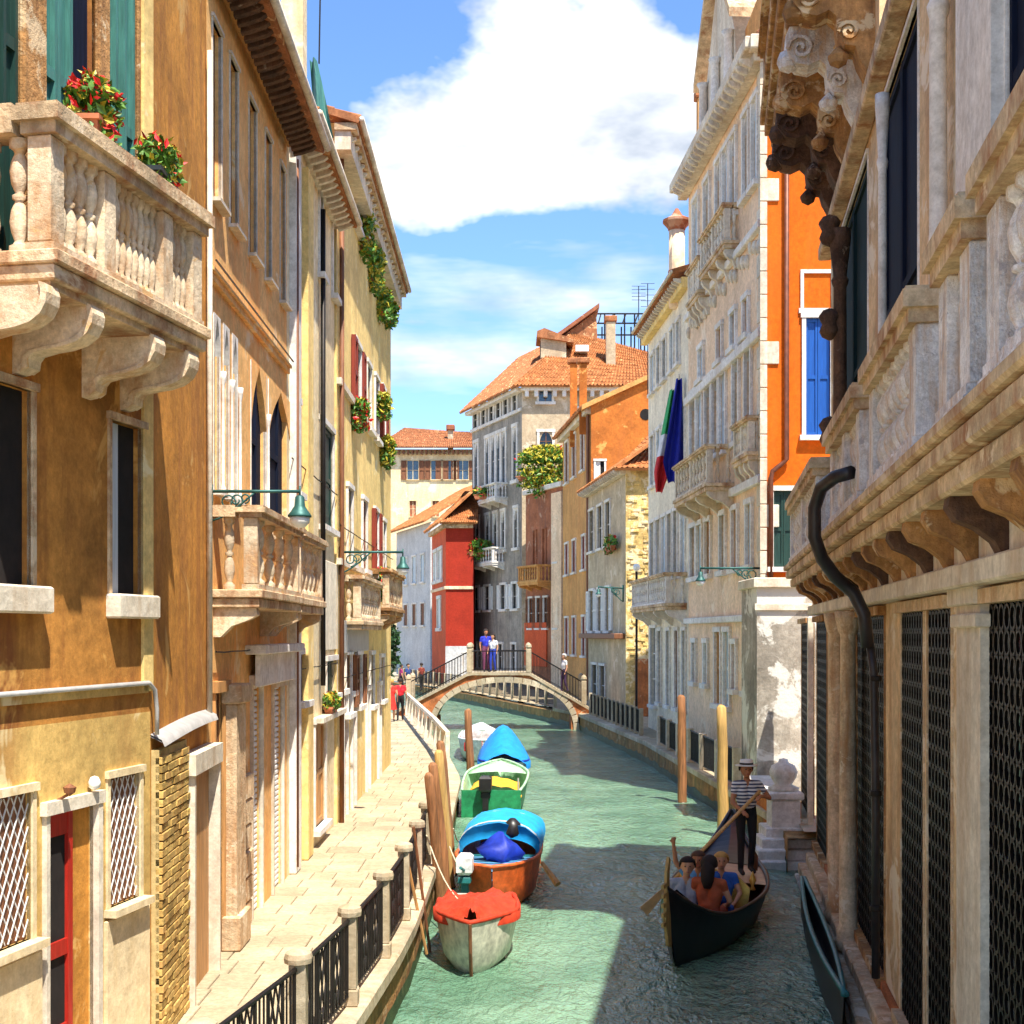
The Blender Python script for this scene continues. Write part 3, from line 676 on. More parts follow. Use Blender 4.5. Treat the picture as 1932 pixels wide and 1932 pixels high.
# ground floor of the palazzo
for i, r_ in enumerate(gr):
    w = MB(f2.T); a, b, c, d = r_; w.box(a-.06, a, -.02, .04, c, d); w.box(b, b+.06, -.02, .04, c, d); w.box(a-.1, b+.1, -.02, .08, d, d+.12)
    w = w.build('shop_door', M.stone if i else M.wood_lt, h2)
    rr = MB(f2.T)
    if i:
        z = c+.02
        while z < d-.05: rr.prism([(-.08, z), (-.04, z+.01), (-.04, z+.05), (-.08, z+.07)], 'x', a+.01, b-.01); z += .075
        rr.build('roller_shutter', M.roller, w)
    else:
        leafpanel(rr, a+.01, b-.01, -.1, -.03, c, d-.01); rr.build('door_leaf', M.wood, w)
pl = MB(f2.T); a, b = f2.S(420), f2.S(438); pl.bbox(a, b, 0, .16, ZP, 3.5, .02); pl.bbox(a-.05, b+.05, 0, .22, 3.5, 3.72, .02); pl.bbox(a-.05, b+.05, 0, .21, ZP, ZP+.4, .02); pl.build('pilaster', M.plinth, h2)
z = ZP; k = 0
while z < 2.4:
    for a, b in ((f2.S(440), f2.S(468)), (f2.S(398)-.15, f2.S(400))):
        m_ = (a+b)/2+(.12 if k % 2 else -.12)
        for p0, p1 in ((a, m_-.008), (m_+.008, b)):
            if p1-p0 > .05: MB(f2.T).bbox(p0, p1, 0, .05+.012*(k % 3), z, z+.30, .015).build('stone_block', M.plinth, h2)
    z += .315; k += 1
sg = MB(f2.T); sg.bbox(f2.S(468), f2.S(537), .09, .15, f2.Z(500, 1290), f2.Z(500, 1232), .015); sg.bbox(f2.S(462), f2.S(542), 0, .26, f2.Z(500, 1232), f2.Z(500, 1215), .015); sg.build('shop_lintel', M.white_stone, h2)
# its stone balconies
def balcony(fc, par, s0, s1, o, z, h, nb, mat, rail, piers=(0, 1), brackets=2, thick=.2, ends=(0,), t=.15, bh_=.32):
    q = MB(fc.T); q.bbox(s0-.05, s1+.05, 0, o+.05, z-thick*.45, z, .01); q.bbox(s0-.01, s1+.01, 0, o+.01, z-thick, z-thick*.45-.001, .012)
    q = q.build('balcony', rail, par)
    balustrade(fc, q, s0, s1, o-t/2-.01, z, z+h, nb, mat, piers, .14, t, ends, rail)
    for k in range(brackets):
        s = s0+.12+(s1-s0-.24)*k/max(1, brackets-1)
        MB(fc.T).prism([(0, z-thick), (o-.03, z-thick), (o-.02, z-thick-.08), (o*.8, z-thick-bh_*.4), (o*.4, z-thick-bh_*.62), (.08, z-thick-bh_), (0, z-thick-bh_)], 'x', s-.08, s+.08).build('bracket', mat, q)
    return q
balcony(f2, h2, f2.S(401), f2.S(500)-.2, .5, 4.78, .92, [4], M.balc_stone, M.rail_stone, (0, 1), 2, .2)
balcony(f2, h2, f2.S(506), f2.S(549)+.25, .45, 4.78, .92, [5], M.balc_stone, M.rail_stone, (0, 1), 2, .2)

# ---- wall lamps on wrought iron arms
def wall_lamp(label, base, tip, drop, group='wall lamps', big=1.0):
    base = Vector(base); tip = Vector(tip); t = thing('wall_lamp', label, 'lamp', base, 0, group)
    d = (tip-base); L_ = d.length; u = d/L_
    a = MB(); a.tube([base, tip], .018*big, 6); a.tube([base-Vector((0,0,.33*big)), base+Vector((0,0,.08*big))], .02*big, 6)
    for q in range(3):
        cx = L_*(.08+.12*q); r = .10*big*(1-.22*q); pts = []
        for i in range(15):
            th = -pi/2+i/14*pi*2.6; rr = r*(1-.045*i); pts.append(base+u*(cx+r+rr*cos(th))+Vector((0,0,-.02-r+rr*sin(th)-.0)))
        a.tube(pts, .010*big, 5)
    a.tube([base-Vector((0,0,.32*big))]+[base+u*(L_*.5*i/6)-Vector((0,0,.32*big*(1-(i/6)**1.4))) for i in range(1, 7)], .012*big, 5)
    a.build('arm', M.greeniron, t, True)
    k = drop; hd = MB(); c = tip-Vector((0,0,k))
    hd.tube([tip+Vector((0,0,.06)), c], .012*big, 5); hd.lathe([(.02,.02),(.05,0),(.06,-.1),(.10,-.16),(.13,-.2),(.13,-.22)], c, 10); hd.build('lamp_hood', M.greeniron, t, True)
    MB().lathe([(.115,-.22),(.105,-.28),(.06,-.33),(.0,-.34)], c, 10).build('lamp_glass', M.lampglass, t, True)
    return t
wall_lamp('green iron scroll wall lamp over the peach palazzo balcony', f2.T(f2.S(399), 0, f2.Z(399, 927)), f2.T(f2.S(399), .96, f2.Z(399, 927)), .06)

# ---- cream house
f3 = Fac((-3.32, 20.32), (-3.34, 25.9), (0, 23))
h3 = thing('cream_house', 'narrow cream house with black drainpipe and dark green shutter', 'house', (-3.6, 23, ZP))
def G(fc, xa, xb, yt, yb): return fc.rect(xa, xb, yt, yb)
o3 = [G(f3, 603, 627, 806, 996), G(f3, 563, 576, 1234, 1322), G(f3, 614, 632, 1246, 1310), G(f3, 592, 612, 1362, 1556), G(f3, 601, 606, 300, 520), G(f3, 626, 631, 330, 560), G(f3, 556, 562, 760, 930)]
o3 = [(a, b, max(c, ZP), d) for a, b, c, d in o3]
wall(f3, h3, .001, f3.len, ZP, 12.1, o3, M.cream, 4, .1)
sty = [('closed', M.green), ('closed', M.redsh), ('closed', M.green), ('closed', M.wood_lt), ('half', M.wood), ('half', M.wood), ('closed', M.redsh)]
for r_, (st, sh) in zip(o3, sty): window(f3, h3, *r_, st, M.white_stone, .08, .04, r_[2] > ZP+.1, sh, M.dark, .1, bars=0)
for x in (550, 574): 
    a, b = f3.S(x-4), f3.S(x+6); MB(f3.T).bbox(a, b, 0, .1, ZP, 11.7, .02).build('pilaster', M.white_stone if x < 560 else M.yellow, h3)
MB(f3.T).tube([(f3.S(544)+.2, .09, 11.4), (f3.S(544)+.2, .09, ZP+.1)], .04, 6).build('drain_pipe', M.wood, h3, True)
MB(f3.T).tube([(f3.S(601), .08, 11.6), (f3.S(601), .08, 3.4)], .045, 6).build('drain_pipe', M.iron, h3, True)
MB(f3.T).bbox(f3.S(606)-.1, f3.S(634), .0, .04, 4.0, 5.6, .01).build('white_panel', M.white_wall, h3)
cv = MB(f3.T).box(0, f3.len, 0, .1, 11.9, 12.1).build('cornice', M.stone, h3); mods(f3, cv, .1, f3.len, .33, 11.98, .1, (1,.8,.8))
eave(f3, h3, 0, f3.len, 12.0, .45, .34, 3.2, M.tile2, 24, 9)
p3 = MB(f3.T); p3.bbox(f3.S(591), f3.S(636), 0, .18, f3.Z(612, 1356), f3.Z(612, 1345), .01); p3.build('door_canopy', M.stone, h3)
planter('small planter of yellow green leaves over the brown door of the cream house', f3.T(f3.S(612), .12, f3.Z(612, 1345)+.12), (.16, .5, .14), (.07, .4, .12), 14, 'window planters', .12, .4, 260, .05, .1)
ch = thing('tall_chimney', 'tall square pale chimney standing on the roof of the cream house', 'chimney', (-3.9, 21.6, 12)); 
q = MB(); c0 = Pt(555, 60, 21.6); q.bbox(c0.x-.17, c0.x+.17, 21.4, 21.8, 12.0, 16.4, .02); q.build('shaft', M.cream, ch); MB().bbox(c0.x-.23, c0.x+.23, 21.34, 21.86, 16.4, 16.6, .02).build('cap', M.tile, ch)

# ---- tall yellow house
f4 = Fac((-3.3, 25.92), (-3.36, 38.2), (0, 30))
h4 = thing('yellow_house', 'tall yellow house with red shutters and plants on its upper windows', 'house', (-3.8, 31, ZP))
Z4 = lambda x, y: f4.Z(x, y)
rows4 = []
def R4(x, w, yt, yb): return (f4.S(x-w), f4.S(x+w), max(Z4(x, yb), ZP), Z4(x, yt))
o4 = [R4(672, 4, 320, 432), R4(690, 3.5, 355, 455), R4(706, 3, 395, 485), R4(719, 2.6, 430, 510),
      R4(673, 5, 652, 785), R4(694, 3.5, 690, 810), R4(709, 3, 715, 830), R4(722, 2.6, 735, 850),
      R4(658, 4.5, 922, 1062), R4(686, 4, 945, 1075), R4(708, 3.2, 965, 1085), R4(723, 2.6, 985, 1095),
      R4(655, 5, 1235, 1345), R4(675, 4.5, 1235, 1330), R4(700, 3.5, 1235, 1330), R4(719, 3, 1240, 1320)]
dr4 = [(f4.S(645), f4.S(652), ZP, 3.1), (f4.S(662), f4.S(668), ZP, 3.0), (f4.S(690), f4.S(695), ZP, 3.0), (f4.S(712), f4.S(716), ZP, 3.0)]
wall(f4, h4, 0, f4.len, ZP, 13.9, o4+dr4, M.yellow, 5, .1)
for i, r_ in enumerate(o4):
    window(f4, h4, *r_, 'closed' if i % 3 == 0 else ('open' if i % 3 == 1 else 'half'), M.white_stone, .08, .05, True, [M.navy, M.redsh, M.redsh, M.wood][i//4], M.dark, .1, bars=0)
for r_ in dr4: window(f4, h4, *r_, 'closed', M.white_stone, .09, .06, False, M.wood_lt, M.dark, .1, bars=0, name='doorway')
for zz_ in (5.6, 9.0): MB(f4.T).box(0, f4.len, 0, .09, zz_, zz_+.12).build('string_course', M.stone, h4)
cv = MB(f4.T).box(-.3, f4.len+.1, 0, .3, 13.3, 13.65).build('cornice', M.stone, h4); MB(f4.T).box(-.35, f4.len+.15, 0, .42, 13.65, 13.78).build('cornice_moulding', M.rail_stone, h4)
mods(f4, cv, 0, f4.len, .5, 13.62, .1, (.9,.75,.6))
eave(f4, h4, -.4, f4.len+.2, 13.85, .48, .3, 4, M.tile, 46, 9)
MB(f4.T).tube([(.25, .07, 13.3), (.25, .07, ZP)], .05, 6).build('drain_pipe', M.wood, h4, True)
balcony(f4, h4, f4.S(648), f4.S(690), .35, 4.55, .9, [9], M.balc_stone, M.rail_stone, (0, 1), 0, .18)
balcony(f4, h4, f4.S(694), f4.S(724), .5, 4.9, .9, [7], M.rail_stone, M.brown_stone, (0, 1), 3, .18)
sh = MB(f4.T); sh.bbox(f4.S(642), f4.S(690), .02, .07, f4.Z(665, 1230), f4.Z(665, 1172), .01); sh.build('white_sign_board', M.tin, h4)
PL = [(690, 455, .5, .4, 1), (707, 520, .45, .5, 2), (722, 585, .4, .3, 3), (676, 790, .3, .1, 4), (722, 775, .3, .3, 5), (716, 1110, .35, .1, 6), (727, 860, .35, .8, 7), (735, 600, .3, .2, 8)]
PLL = ['bushy green and yellow plant on a high sill of the yellow house', 'yellow flowering plant hanging under the top windows of the yellow house', 'trailing green plant on a dark bracket of the yellow house', 'terracotta pot with small plant on a window sill with red shutters', 'tall red pot with green tuft at the corner of the yellow house', 'red flower pots on the brown balcony of the yellow house', 'bright yellow drooping plant at the corner of the yellow house', 'small dark plant at the upper corner of the yellow house']
for (x, y, r_, yl, sd_), lab in zip(PL, PLL):
    p = f4.T(f4.S(x, .12), .12, f4.Z(x, y, .12)); planter(lab, p, (.25, r_*1.3, r_*.8), (.09, .2, .16), 20+sd_, 'plants on the yellow house', .03 if sd_ not in (4, 6) else .5, yl*2.2, 340, .075, r_*.9)
wall_lamp('green iron wall lamp reaching out from the yellow house', f4.T(.35, 0, f4.Z(640, 1042)), f4.T(.35, 1.22, f4.Z(640, 1042)), .1, big=1.3)

t = thing('green_net', 'blue green net draped between the cream house roof and the yellow house', 'net', (-3.4, 25.2, 12))
q = MB(); n = 8
for i in range(n+1):
    for j in range(n+1):
        v = i/n; u = j/n; c_ = Pt(592+38*u*(.35+.65*v)-8*(1-v), 112+150*v, 25.0); q.v.append(c_+Vector((0, .12*sin(u*7+v*3), 0)))
for i in range(n):
    for j in range(n): q.f.append((i*(n+1)+j, i*(n+1)+j+1, (i+1)*(n+1)+j+1, (i+1)*(n+1)+j))
q.mi = [0]*len(q.f); q.build('net_cloth', M.green2, t, True)
MB().tube([Pt(605, -60, 25.2), Pt(602, 120, 25.2)], .018, 4).build('mast', M.iron, t)

# cables clipped along the house fronts
for fc_, par, z_, a_, b_ in ((f3, h3, 6.9, .1, f3.len), (f3, h3, 3.75, .2, f3.len), (f4, h4, 6.35, 0, f4.len), (f4, h4, 3.45, .3, f4.len), (f2, h2, 4.1, .2, f2.len)):
    MB(fc_.T).tube([(a_+(b_-a_)*k/12, .06, z_-.012*abs(sin(k*1.3))) for k in range(13)], .011, 4).build('cable', M.iron, par)
# ================================================ RIGHT SIDE
# ---- near palazzo with grilles, marble balconies and carved upper brackets
g1 = Fac((1.88+.146*5, 5), (1.88+.146*24.4, 24.4), (0, 15))
r1 = thing('marble_palazzo', 'stained stone palazzo with marble balconies, iron grilles and carved brackets', 'palazzo', (4.6, 15, 0))
sd_ = lambda d: (d-5)/g1.u.y
ZB, ZT = .55, 4.5
gw = [(g1.S(a), g1.S(b)) for a, b in ((1932+60, 1856), (1797, 1752), (1744, 1702), (1670, 1618), (1561, 1542), (1528, 1513))]
gw = [tuple(sorted(w)) for w in gw]
go_ = [(a, b, ZB, ZT) for a, b in gw]
uo = [(sd_(5.6), sd_(8.8), 5.5, 10.1), (sd_(11.15), sd_(11.85), 5.5, 10.1), (sd_(12.6), sd_(15.4), 5.5, 10.1), (sd_(16.7), sd_(20.9), 5.5, 10.1)]
wall(g1, r1, -1, g1.len, -1, 4.95, go_, M.palazzo, 6, .09, 'lower_wall', top=False)
wall(g1, r1, -1, sd_(15.6), 4.95, 10.95, uo[:3], M.palazzo, 6, .12, 'lowered_near_wall')  # unseen top of the near part kept low, so less shadow reaches the water
wall(g1, r1, sd_(15.601), sd_(22.0), 4.95, 13.4, uo[3:], M.palazzo, 6, .12, 'upper_wall')
# grilles of iron rings
for i, (a, b) in enumerate(gw):
    w = MB(g1.T); w.box(a-.05, a, -.03, .015, ZB, ZT); w.box(b, b+.05, -.03, .015, ZB, ZT); w.box(a-.08, b+.08, -.03, .09, ZT, ZT+.1); w.box(a-.06, b+.06, -.03, .1, ZB-.1, ZB)
    w = w.build('grille_window', M.brown_stone if i > 2 else M.plinth, r1)
    MB(g1.T).box(a, b, -.088, -.06, ZB, ZT).build('pane', M.glass, w)
    g = MB(g1.T); n = max(2, round((b-a)/.17)); p = (b-a)/n; z = ZB+.06; row = 0
    while z < ZT-.06:
        for k in range(n):
            c = a+p*(k+.5); pts = [(c+p*.47*cos(t*pi/4), -.005, z+.085*sin(t*pi/4)) for t in range(9)]
            g.tube(pts, .014, 3, False)
        z += .165; row += 1
    for k in range(n+1): g.tube([(a+p*k, -.01, ZB), (a+p*k, -.01, ZT)], .011, 3, False)
    g.build('ring_grille', M.iron, w, kind='stuff')
# pilasters and columns between the windows
def pil(d0, d1, o, z0, z1, mat, name='pilaster', cap=True, par=None):
    a, b = sd_(d0), sd_(d1); q = MB(g1.T); q.bbox(a, b, 0, o, z0, z1, .012)
    if cap:
        q.bbox(a-.04, b+.04, 0, o+.04, z1-.28, z1-.18, .01); q.bbox(a-.06, b+.06, 0, o+.06, z1-.12, z1+.01, .01); q.bbox(a-.05, b+.05, 0, o+.05, z0, z0+.22, .012)
    return q.build(name, mat, r1)
D = lambda x: g1.D(x)
pil(g1.D(1850, .06), g1.D(1805, .06), .06, .3, 4.62, M.stone)
for x0, x1 in ((1610, 1590), (1586, 1568)):
    c = g1.S((x0+x1)/2, .16); r_ = .115
    MB(g1.T).lathe([(r_*1.5,0),(r_*1.5,.12),(r_*1.2,.16),(r_*1.35,.24),(r_*1.0,.3),(r_*.95,2.2),(r_*.85,4.0),(r_*1.1,4.05),(r_*1.4,4.2),(r_*1.5,4.3)], (c, .16, .28), 12).build('column', M.plinth, r1, True)
for x0, x1 in ((1538, 1530), (1510, 1500)):
    c = (g1.S(x0)+g1.S(x1))/2; MB(g1.T).bbox(c-.14, c+.14, 0, .1, .3, 4.62, .03).build('pilaster', M.stone, r1)
# plinth courses at the water
for k, (z0, z1, o) in enumerate(((-1.2, .05, .42), (.05, .24, .36), (.24, .42, .24))):
    s = -.9; rnd = random.Random(30+k)
    while s < g1.len:
        e = min(s+rnd.uniform(1.1, 2.0), g1.len+.02); MB(g1.T).bbox(s+.008, e-.008, .001, o+rnd.uniform(-.01, .015), z0, z1-.004, .02).build('plinth_stone', M.plinth if k else M.weather, r1); s = e
MB(g1.T).bbox(-.9, g1.len, .002, .06, .42, .52, .01).build('brick_band', M.redbrick, r1)
# entablature, brackets and the long cornice slab
s = -.5; ft = MB(g1.T); ft.bbox(-.9, g1.len+.05, 0, .2, 4.62, 4.78, .015); ft.bbox(-.9, g1.len+.04, 0, .12, 4.78, 4.98, .01); ft.build('architrave', M.stone, r1)
MB(g1.T).bbox(-.9, g1.len+.03, .001, .06, 4.98, 5.12, .01).build('frieze', M.brown_stone, r1)
k = 0
while s < g1.len-.3:
    q = MB(g1.T); q.prism([(0, 5.12), (.46, 5.12), (.47, 5.06), (.42, 4.98), (.3, 4.93), (.2, 4.85), (.12, 4.7), (0, 4.66)], 'x', s-.1, s+.1)
    q.build('modillion', M.dark_stone if k % 3 == 1 else M.brown_stone, r1); s += .95; k += 1
cs = MB(g1.T); cs.bbox(-.9, g1.len+.08, 0, .5, 5.12, 5.26, .02); cs.bbox(-.9, g1.len+.12, 0, .58, 5.27, 5.40, .02); cs.bbox(-.9, g1.len+.14, 0, .62, 5.405, 5.5, .02); cs.build('cornice', M.rail_stone, r1)
# five marble parapets
for i, (d0, d1, nb) in enumerate(((5.2, 6.75, 5), (7.2, 8.2, 4), (9.15, 11.9, 9), (12.7, 15.9, 10), (18.1, 24.2, 16))):
    a, b = sd_(d0), sd_(d1)
    q = MB(g1.T).bbox(a-.03, b+.03, .2, .56, 5.5, 5.56, .01).build('balcony', M.marble, r1)
    h = 6.62
    balustrade(g1, q, a, b, .42, 5.56, h, nb, M.marble, (0, 1) if d1-d0 < 3 else (0, .5, 1), .3, .2, None, M.rail_stone, rail_h=.24)
    # solid end return towards the wall, and carved bosses
    for e in (a+.04, b-.24):
        MB(g1.T).bbox(e, e+.2, 0, .32, 5.56, h-.24, .012).build('end_panel', M.marble, q)
        MB(g1.T).bbox(e-.08, e+.26, 0, .33, h-.235, h-.005, .015).build('end_rail', M.rail_stone, q)
# upper openings: tall dark shutters, white columns
for i, r_ in enumerate(uo):
    w = window(g1, r1, *r_, 'glass', M.white_stone, .05, .015, False, None, M.dark, .12, bars=0)
    a, b, c, d = r_; m = (a+b)/2
    for p0, p1 in ((a+.01, m-.01), (m+.01, b-.01)) if b-a > .8 else ((a+.01, b-.01),):
        q = MB(g1.T); leafpanel(q, p0, p1, -.1 if i else -.07, -.03 if i else -.01, c, d-.01, 0); q.build('shutter', [M.navy, M.teal, M.navy, M.teal, M.teal][i], w)
for d, r_, mt in ((10.75, .075, M.white_stone), (14.3, .05, M.white_stone), (19.1, .1, M.dark_stone)):
    MB(g1.T).lathe([(r_*1.3,0),(r_*1.3,.15),(r_*1.05,.2),(r_,.3),(r_*.88,3.6),(r_*1.1,3.65),(r_*1.2,3.7),(r_*.9,3.75),(r_*1.3,4.1),(r_*1.5,4.25),(r_*1.5,4.4)], (sd_(d), .12, 5.5), 14).build('column', mt, r1, True)
pil(8.82, 10.1, .1, 5.5, 10.0, M.white_stone)
for z in (9.95,): MB(g1.T).bbox(-.5, sd_(22), 0, .2, 10.25, 10.45, .02).build('string_course', M.rail_stone, r1)
for d in (19.1,):
    for k, z in enumerate((7.4, 8.9, 10.2, 11.6)):
        MB(g1.T).lathe([(0,-.24),(.11,-.18),(.15,-.1),(.11,0),(.16,.1),(.1,.18),(0,.22)], (sd_(d), .26, z-.3), 8).build('carved_ornament', M.dark_stone, r1, True)
# the upper slab with scrolled brackets
us = MB(g1.T); s0, s1 = sd_(15.65), sd_(21.8)  # slab begins out of view, shortened to shade less of the canal
us.bbox(s0, s1, 0, .95, 12.02, 12.22, .02); us.bbox(s0, s1+.06, 0, 1.05, 12.23, 12.42, .02); us.bbox(s0, s1+.12, 0, 1.12, 12.43, 12.60, .02); us = us.build('upper_balcony', M.brown_stone, r1)
for d, mt in ((21.4, M.dark_stone), (20.2, M.dark_stone), (19.0, M.brown_stone), (17.6, M.marble), (16.2, M.brown_stone)):
    c = sd_(d); P_ = [(0, 12.02), (.9, 12.02), (.95, 11.90), (.93, 11.70), (.82, 11.56), (.66, 11.52), (.52, 11.58), (.44, 11.50), (.42, 11.30), (.34, 11.16), (.22, 11.14), (.18, 11.00), (.1, 10.85), (0, 10.80)]
    q = MB(g1.T); q.prism(P_, 'x', c-.2, c+.2)
    for oo, zz, rr in ((.76, 11.73, .17), (.3, 11.30, .12)):
        for e, sg in ((c-.2, -1), (c+.2, 1)):
            pts = [(e+sg*.03, oo+rr*(1-t/18)*cos(t*.62), zz+rr*(1-t/18)*sin(t*.62)) for t in range(17)]; q.tube(pts, .028, 4)
    q.lathe([(0,-.16),(.12,-.1),(.16,0),(.12,.1),(0,.14)], (c, .9, 11.66), 8); q.lathe([(0,-.14),(.1,-.08),(.13,0),(0,.14)], (c, .4, 11.10), 8)
    q.build('scroll_bracket', mt, us, False)
balustrade(g1, us, s0, s1, .98, 12.60, 13.60, 30, M.brown_stone, (0, .5, 1), .25, .18)
# downpipe
pp = MB(g1.T); c = g1.S(1683)-.12
pp.tube([(c-.75, .5, 5.9), (c-.55, .64, 5.88), (c-.32, .76, 5.8), (c-.2, .82, 5.6), (c-.2, .82, 5.3), (c-.14, .74, 5.08), (c-.02, .6, 4.9), (c+.02, .4, 4.72), (c, .3, 4.5), (c, .26, 4.15)], .07, 10)
MB(g1.T).tube([(c, .24, 4.2), (c, .2, 3.9), (c, .18, 2.5), (c, .18, .7)], .045, 8).build('downpipe_lower', M.pipe, r1, True)
pp.build('downpipe', M.pipe, r1, True)
for z in (1.4, 2.6, 3.8): MB(g1.T).lathe([(.06,0),(.068,.01),(.068,.05),(.06,.06)], (c, .18, z), 10).build('pipe_clip', M.iron, r1)

# ---- weathered garden wall and white gate post behind the palazzo
gwl = thing('garden_wall', 'tall weathered grey garden wall with peeling plaster', 'wall', (6.0, 30, ZP))
fg = Fac(tuple(Pt(1428, 0, 30.2).xy), tuple(Pt(1560, 0, 30.2).xy), (6, 0))
wall(fg, gwl, 0, fg.len, -.5, 5.3, [], M.weather, 2.0); MB(fg.T).bbox(-.08, fg.len, -2.05, .1, 5.3, 5.52, .02).build('coping', M.stone, gwl)
MB(fg.T).bbox(-.05, fg.len, 0, .06, 4.8, 4.95, .01).build('moulding', M.stone, gwl)
gpst = thing('gate_post', 'white stone gate post with rounded urn finial by the water steps', 'gate post', tuple(Pt(1478, 1600, 26.4).xy)+(0,))
p = Pt(1478, 1600, 26.3)
q = MB(); q.bbox(p.x-.27, p.x+.27, p.y-.27, p.y+.27, -.6, 1.15, .03); q.bbox(p.x-.33, p.x+.33, p.y-.33, p.y+.33, 1.15, 1.3, .03); q.build('shaft', M.white_stone, gpst)
MB().lathe([(.28,0),(.3,.06),(.16,.12),(.24,.25),(.27,.36),(.22,.48),(.1,.54),(.08,.6),(0,.62)], (p.x, p.y, 1.3), 12).build('finial', M.white_stone, gpst, True)
lw = thing('orange_parapet', 'low orange plaster parapet with stone coping beside the gate post', 'parapet', (5.5, 27.5, 0))
fl = Fac((p.x-.1, 26.6), (p.x-.05, 30.1), (0, 28)); wall(fl, lw, 0, fl.len, -.6, 1.05, [], M.orange2, .5); MB(fl.T).bbox(0, fl.len, -.5, .08, 1.05, 1.2, .02).build('coping', M.white_stone, lw)
stp = thing('water_steps', 'pale stone water steps below the gate post', 'steps', (5.6, 26, 0))
for k in range(4): MB().bbox(p.x-.75+.12*k, p.x+.5, 25.2+.25*k, 26.0+.25*k, -.5, .12+.17*k, .02).build('step', M.white_stone, stp)

# ---- cream palazzo with vivid orange side
A2 = Vector((6.2, 34.0)); u2 = Vector((-.051, 1)).normalized()
pd = lambda d: tuple(A2+u2*((d-34)/u2.y))
g2 = Fac(pd(34), pd(44.3), (0, 38))
r2 = thing('cream_palazzo', 'tall cream palazzo with carved balconies and a vivid orange side wall', 'palazzo', (6.3, 38, ZP))
def row(fc, xs, w, xr, yt, yb, o=0):
    zt, zb = fc.Z(xr, yt), fc.Z(xr, yb); return [(fc.S(x+w, o), fc.S(x-w, o), zb, zt) if fc.S(x+w) < fc.S(x-w) else (fc.S(x-w), fc.S(x+w), zb, zt) for x in xs]
top = row(g2, (1315, 1336, 1358, 1372, 1386, 1410, 1427), 4.5, 1372, 280, 425)
mezz = row(g2, (1325, 1360, 1386, 1410), 4, 1386, 590, 655)
pno = row(g2, (1310, 1322, 1338, 1352, 1366, 1391, 1414), 5, 1366, 690, 850)
fst = row(g2, (1310, 1322, 1338, 1366, 1389, 1416), 4.5, 1389, 962, 1072)
grd = row(g2, (1312, 1334, 1388, 1412), 3, 1388, 1215, 1300) + row(g2, (1357, 1374), 5, 1366, 1192, 1330)
allw = top+mezz+pno+fst+grd
wall(g2, r2, 0, g2.len, ZP, 18.75, allw, M.pink, 7, .12)
for i, r_ in enumerate(allw):
    big = i < len(top) or len(top)+len(mezz) <= i < len(top)+len(mezz)+len(pno)
    window(g2, r2, *r_, ('closed' if i % 3 == 0 else 'glass') if big else ('glass' if i % 3 == 0 else 'closed'), M.white_stone, .12, .08, True, M.paleshut if big or i % 2 else M.wood_lt, M.glass_b, .12, bars=2, arch=('round', .45) if big else None, amat=M.white_stone)
for zz_, hh in ((4.6, .18), (8.0, .22), (11.6, .25), (14.3, .2)): MB(g2.T).bbox(-.08, g2.len+.05, 0, .16, zz_, zz_+hh, .02).build('string_course', M.white_stone, r2)
q = MB(g2.T); q.bbox(-.3, g2.len+.3, 0, .3, 18.3, 18.55, .02); q.bbox(-.45, g2.len+.4, 0, .55, 18.55, 18.85, .03); q = q.build('cornice', M.stone, r2); mods(g2, q, 0, g2.len, .45, 18.45, .3, (1.3,.8,1))
bx = [g2.S(1382), g2.S(1322)]
def stone_balc(fc, par, x0, x1, y, o, h, nb, mat=M.stone, rail=M.rail_stone):
    a, b = sorted((fc.S(x0), fc.S(x1))); return balcony(fc, par, a, b, o, fc.Z((x0+x1)/2, y), h, nb, mat, rail, (0, .5, 1), 4, .22, (0, 1), .16, .5)
stone_balc(g2, r2, 1318, 1385, 928, .75, 1.05, [5, 5]); stone_balc(g2, r2, 1346, 1394, 485, .4, 1.0, [4, 4]); stone_balc(g2, r2, 1318, 1340, 560, .35, 1.0, [3, 3]); stone_balc(g2, r2, 1404, 1434, 860, .3, .9, [3, 3])
for k in range(22):   # carved relief under the top balconies
    s = g2.len*(k+.5)/22; MB(g2.T).lathe([(0,-.2),(.07,-.15),(.1,0),(.07,.15),(0,.2)], (s, .03, 13.9+.12*(k % 3)), 6).build('carved_boss', M.stone, r2, True)
# gable on the roof: fronton, parapet roof
fx = [(g2.S(1392)), g2.S(1330)]
ga = MB(g2.T); a, b = fx; ga.prism([(a, 18.85), (b, 18.85), (b-.3, 20.6), ((a+b)/2+.3, 23.2), ((a+b)/2-.3, 23.2), (a+.3, 20.6)], 'y', -.5, .02); ga.build('gable', M.stone, r2)
ga = MB(g2.T); ga.prism([(a-.3, 20.7), ((a+b)/2, 23.6), (b+.3, 20.7), (b+.3, 20.95), ((a+b)/2, 23.95), (a-.3, 20.95)], 'y', -.7, .3); ga.build('pediment', M.rail_stone, r2)
for s in (a+.5, (a+b)/2, b-.5): MB(g2.T).lathe([(.2,0),(.2,.1),(.14,.2),(.12,1.6),(.2,1.75)], (s, .15, 18.9), 8).build('gable_column', M.white_stone, r2, True)
